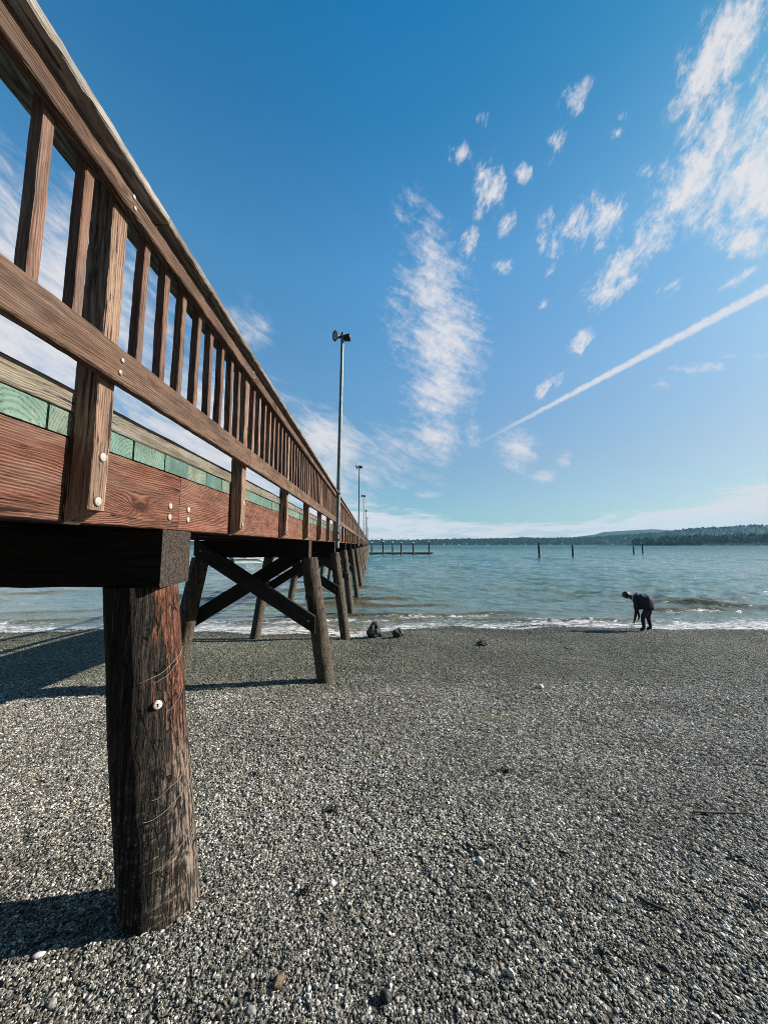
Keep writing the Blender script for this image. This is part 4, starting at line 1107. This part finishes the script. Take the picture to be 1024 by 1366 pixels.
# ------------------------------------------------------------------ sky and sun
SUN_AZ = R(8.5); SUN_EL = R(29.2)                            # azimuth measured from +X towards +Y
W = bpy.data.worlds.new('World'); S.world = W; W.use_nodes = True
def build_sky():
    n = NT(W.node_tree); n.n.clear()
    out = n.new('ShaderNodeOutputWorld'); bg = n.new('ShaderNodeBackground')
    sky = n.new('ShaderNodeTexSky', sky_type='NISHITA'); sky.sun_disc = False
    sky.sun_elevation = SUN_EL; sky.sun_rotation = PI/2 - SUN_AZ
    sky.air_density = 1.0; sky.dust_density = SKY_DUST; sky.ozone_density = SKY_OZ; sky.altitude = 0
    d = n.vm('NORMALIZE', n.new('ShaderNodeTexCoord').outputs['Generated'])
    dx, dy, dz = n.sep(d)
    azm = n.m('ARCTAN2', dx, dy)
    el = n.m('ARCSINE', n.m('MINIMUM', n.m('MAXIMUM', dz, -1.), 1.))
    ae = n.comb(azm, el, 0.)
    g = n.ramp(n.m('DIVIDE', el, R(60)), SKY_RAMP)
    skyc = n.vm('SCALE', n.mix(1., sky.outputs[0], g, 'MULTIPLY'), scale=2.)
    ga = n.ramp(n.m('DIVIDE', azm, R(50)), [(0., (.51,.505,.50)), (.45, (.555,.46,.44)), (1., (.57,.43,.375))])
    skyc = n.vm('SCALE', n.mix(1., skyc, ga, 'MULTIPLY'), scale=2.)
    def n2(v, det, rough, dist=0.):
        t = n.new('ShaderNodeTexNoise', noise_dimensions='2D'); n.put(t.inputs['Vector'], v); t.inputs['Scale'].default_value = 1.
        t.inputs['Detail'].default_value = det; t.inputs['Roughness'].default_value = rough; t.inputs['Distortion'].default_value = dist
        return t.outputs['Fac']
    def blob(x, y, a, b, ang, soft=1., lo=0.):
        c = sight(x, y).normalized(); ca, sa = math.cos(R(ang)), math.sin(R(ang)); e = 2.
        ua = (sight(x+ca*e, y+sa*e).normalized() - c)/e; ub = (sight(x-sa*e, y+ca*e).normalized() - c)/e
        la, lb = ua.length, ub.length; ua /= la; ub = (ub - ua*ub.dot(ua)); ub.normalize()
        U = ua/(la*a); V = ub/(lb*b)
        q = n.comb(n.vm('DOT_PRODUCT', d, tuple(U)), n.vm('DOT_PRODUCT', d, tuple(V)), 0.)
        return n.mr(n.vm('DISTANCE', q, (c.dot(U), c.dot(V), 0.)), lo, 1.25, soft, 0.)
    def union(bl):
        r = bl[0]
        for q in bl[1:]: r = n.m('MAXIMUM', r, q)
        return r
    fine = n2(n.mp(n.mp(ae, rot=(0, 0, R(-30))), sc=(52, 74, 1)), 5., .70, .15)
    fA = n2(n.mp(n.mp(ae, rot=(0, 0, R(24))), loc=(3, 1, 0), sc=(14, 42, 1)), 6., .64, .3)
    fB = n2(n.mp(n.mp(ae, rot=(0, 0, R(-42))), loc=(1, 7, 0), sc=(17, 30, 1)), 6., .64, .25)
    def cover(mask, nz, gain, lo, hi, fg=1.):
        v = n.m('ADD', n.m('MULTIPLY', n.m('SUBTRACT', nz, .5), gain), n.m('MULTIPLY', n.m('SUBTRACT', fine, .5), fg))
        v = n.m('ADD', v, mask)
        return n.m('MULTIPLY', n.mr(v, lo, hi), n.mr(mask, .02, .25))
    feather = union([blob(575, 330, 40, 60, -10, .72), blob(578, 385, 55, 70, -10, .92), blob(592, 455, 66, 90, -8, 1.1), blob(588, 520, 58, 60, 5, 1.05), blob(580, 585, 46, 44, 0, .95), blob(545, 275, 34, 50, 10, .34),
                     blob(690, 598, 36, 42, -20, .86), blob(752, 612, 16, 14, 0, .72), blob(725, 636, 24, 12, 0, .85), blob(630, 580, 16, 28, -10, .6), blob(572, 660, 26, 7, 0, .8), blob(555, 430, 60, 120, 0, .5)])
    mass = union([blob(1015, 245, 120, 80, -55, 1.05), blob(955, 75, 50, 115, 12, 1.0), blob(1045, 120, 60, 130, 0, .85), blob(1000, 320, 50, 30, -20, .95), blob(925, 245, 140, 52, -52, .95), blob(840, 345, 110, 26, -42, .72), blob(945, 165, 55, 60, -20, .85)])
    puffs = union([ blob(815, 392, 56, 16, -35, .85),
                   blob(940, 175, 50, 55, -40, .8), blob(865, 315, 95, 30, -42, .74), blob(795, 295, 50, 52, 10, .80), blob(735, 330, 22, 56, -25, .68), blob(738, 190, 15, 34, 8, .82), blob(648, 250, 34, 46, -20, .82), blob(630, 325, 20, 26, 0, .78),
                   blob(612, 203, 20, 20, 0, .7), blob(676, 300, 13, 28, 10, .74), blob(698, 232, 22, 18, 20, .7), blob(768, 130, 36, 22, -30, .68), blob(830, 152, 14, 12, 0, .8), blob(822, 176, 12, 10, 0, .7), blob(870, 225, 30, 14, 0, .62), blob(645, 160, 16, 14, 0, .5),
                   blob(775, 460, 20, 32, 35, .66), blob(732, 514, 15, 28, 40, .74), blob(722, 405, 18, 12, -35, .68), blob(890, 385, 26, 12, -30, .6), blob(672, 355, 20, 14, 0, .66), blob(985, 372, 40, 10, -32, .55)])
    wisp = union([blob(930, 490, 90, 22, -14, .74), blob(885, 508, 46, 16, -20, .72), blob(1010, 478, 60, 14, -20, .6)])
    cl = n.m('MULTIPLY', cover(feather, fA, 1.5, .08, 1.35, .75), .88)
    cl = n.m('MAXIMUM', cl, n.m('MULTIPLY', cover(puffs, fB, 2.6, .16, 1.30, .95), .94))
    cl = n.m('MAXIMUM', cl, n.m('MULTIPLY', cover(mass, fB, 2.1, .05, 1.22, 1.15), .93))
    cl = n.m('MAXIMUM', cl, n.m('MULTIPLY', cover(wisp, fA, 2.3, .50, 1.35), .62))
    # soft white veil low on the left, behind the railing
    veil = union([blob(20, 420, 330, 230, 0, .95), blob(-120, 560, 380, 300, 0, 1.0), blob(330, 600, 260, 110, 25, .95), blob(440, 590, 90, 50, 30, .85), blob(330, 440, 45, 60, -30, .5), blob(480, 625, 60, 30, 10, .62), blob(520, 610, 130, 80, 0, .42)])
    cl = n.m('MAXIMUM', cl, n.m('MULTIPLY', n.m('MULTIPLY', n.mr(n.m('ADD', n.m('MULTIPLY', n.m('SUBTRACT', fA, .5), 1.1), veil), .12, 1.05), n.mr(veil, .0, .35)), .92))
    # contrail
    a, b_ = sight(600, 612).normalized(), sight(1024, 386).normalized(); nrm = a.cross(b_).normalized()
    t = b_ - a*b_.dot(a); t.normalize()
    along = n.m('ARCTAN2', n.vm('DOT_PRODUCT', d, tuple(t)), n.vm('DOT_PRODUCT', d, tuple(a)))
    tot = math.atan2(b_.dot(t), b_.dot(a))
    wd = n.mr(along, 0., tot, .0034, .0108, False)
    dist = n.m('ABSOLUTE', n.m('ADD', n.vm('DOT_PRODUCT', d, tuple(nrm)), n.m('MULTIPLY', n.m('SUBTRACT', fine, .5), .010)))
    tr = n.m('MULTIPLY', n.mr(n.m('DIVIDE', dist, wd), .3, 1.2, 1., 0.), n.mr(along, .0, tot*.55))
    tr = n.m('MULTIPLY', tr, n.mr(fine, .25, .6, .72, 1.))
    cl = n.m('MAXIMUM', cl, n.m('MULTIPLY', tr, .80))
    # cloud bank along the horizon, lifting towards the right
    hn = n2(n.mp(ae, sc=(7, 40, 1)), 5., .62, .4)
    hn2 = n2(n.mp(ae, loc=(2, 5, 0), sc=(11, 62, 1)), 5., .62, .3)
    top = n.vm('SCALE', n.ramp(n.m('DIVIDE', azm, R(50)), [(0., .062), (.14, .055), (.32, .038), (.56, .034), (.71, .042), (.93, .072)]), scale=1.6)
    top = n.sep(top)[0]
    dd = n.m('ADD', n.m('SUBTRACT', el, top), n.m('MULTIPLY', n.m('SUBTRACT', .5, hn), R(6.)))
    bank = n.m('MULTIPLY', n.mr(dd, R(-1.0), R(.5), 1., 0.), n.mr(hn2, .25, .5, .80, .97))
    cl = n.m('MAXIMUM', cl, bank)
    shade = n.m('MULTIPLY', n.mr(hn2, .45, .60), n.m('MULTIPLY', n.mr(el, R(1.2), R(4.4), 1., 0.), .62))
    shade = n.m('MULTIPLY', shade, n.mr(azm, R(24), R(40), 1., .35))
    ccol = n.mix(n.mr(el, R(3), R(30)), (.84,.78,.80), (.87,.835,.845))
    ccol = n.mix(shade, ccol, (.45,.53,.65))
    ccol = n.vm('SCALE', ccol, scale=CLOUD_GAIN/SKY_STR/2**EXPOSURE)
    fin = n.mix(cl, skyc, ccol)
    n.put(bg.inputs[0], fin); bg.inputs[1].default_value = SKY_STR
    n.l.new(bg.outputs[0], out.inputs[0])
    W.cycles.sampling_method = 'MANUAL'; W.cycles.sample_map_resolution = 256
EXPOSURE = 1.0
SKY_STR = .061; SKY_DUST = .6; SKY_OZ = 2.; CLOUD_GAIN = .95
SKY_RAMP = [(0., (.25,.355,.425)), (.20, (.37,.475,.505)), (.40, (.40,.635,.70)), (.63, (.33,.74,.85)), (.86, (.13,.61,.79)), (1., (.05,.58,.79))]   # half the gain, by elevation / 60 degrees
build_sky()
sl = bpy.data.lights.new('sun', 'SUN'); sl.energy = 5.0; sl.angle = R(.53); sl.color = (1., .93, .83)
so = bpy.data.objects.new('sun', sl); COL.objects.link(so)
dv = Vector((math.cos(SUN_EL)*math.cos(SUN_AZ), math.cos(SUN_EL)*math.sin(SUN_AZ), math.sin(SUN_EL)))
so.rotation_euler = dv.to_track_quat('Z', 'Y').to_euler(); so.location = (30, 5, 40)
if USE_HAZE: haze()

S.view_settings.view_transform = 'Standard'; S.view_settings.look = 'None'
S.view_settings.exposure = EXPOSURE; S.view_settings.gamma = 1.0
S.cycles.max_bounces = 5; S.cycles.diffuse_bounces = 2; S.cycles.glossy_bounces = 3; S.cycles.volume_bounces = 0
S.cycles.use_adaptive_sampling = True; S.cycles.adaptive_threshold = .02
S.cycles.use_denoising = True; S.cycles.denoising_prefilter = 'NONE'; S.cycles.filter_width = .9; S.cycles.sample_clamp_indirect = 4.0; S.cycles.sample_clamp_direct = 6.0
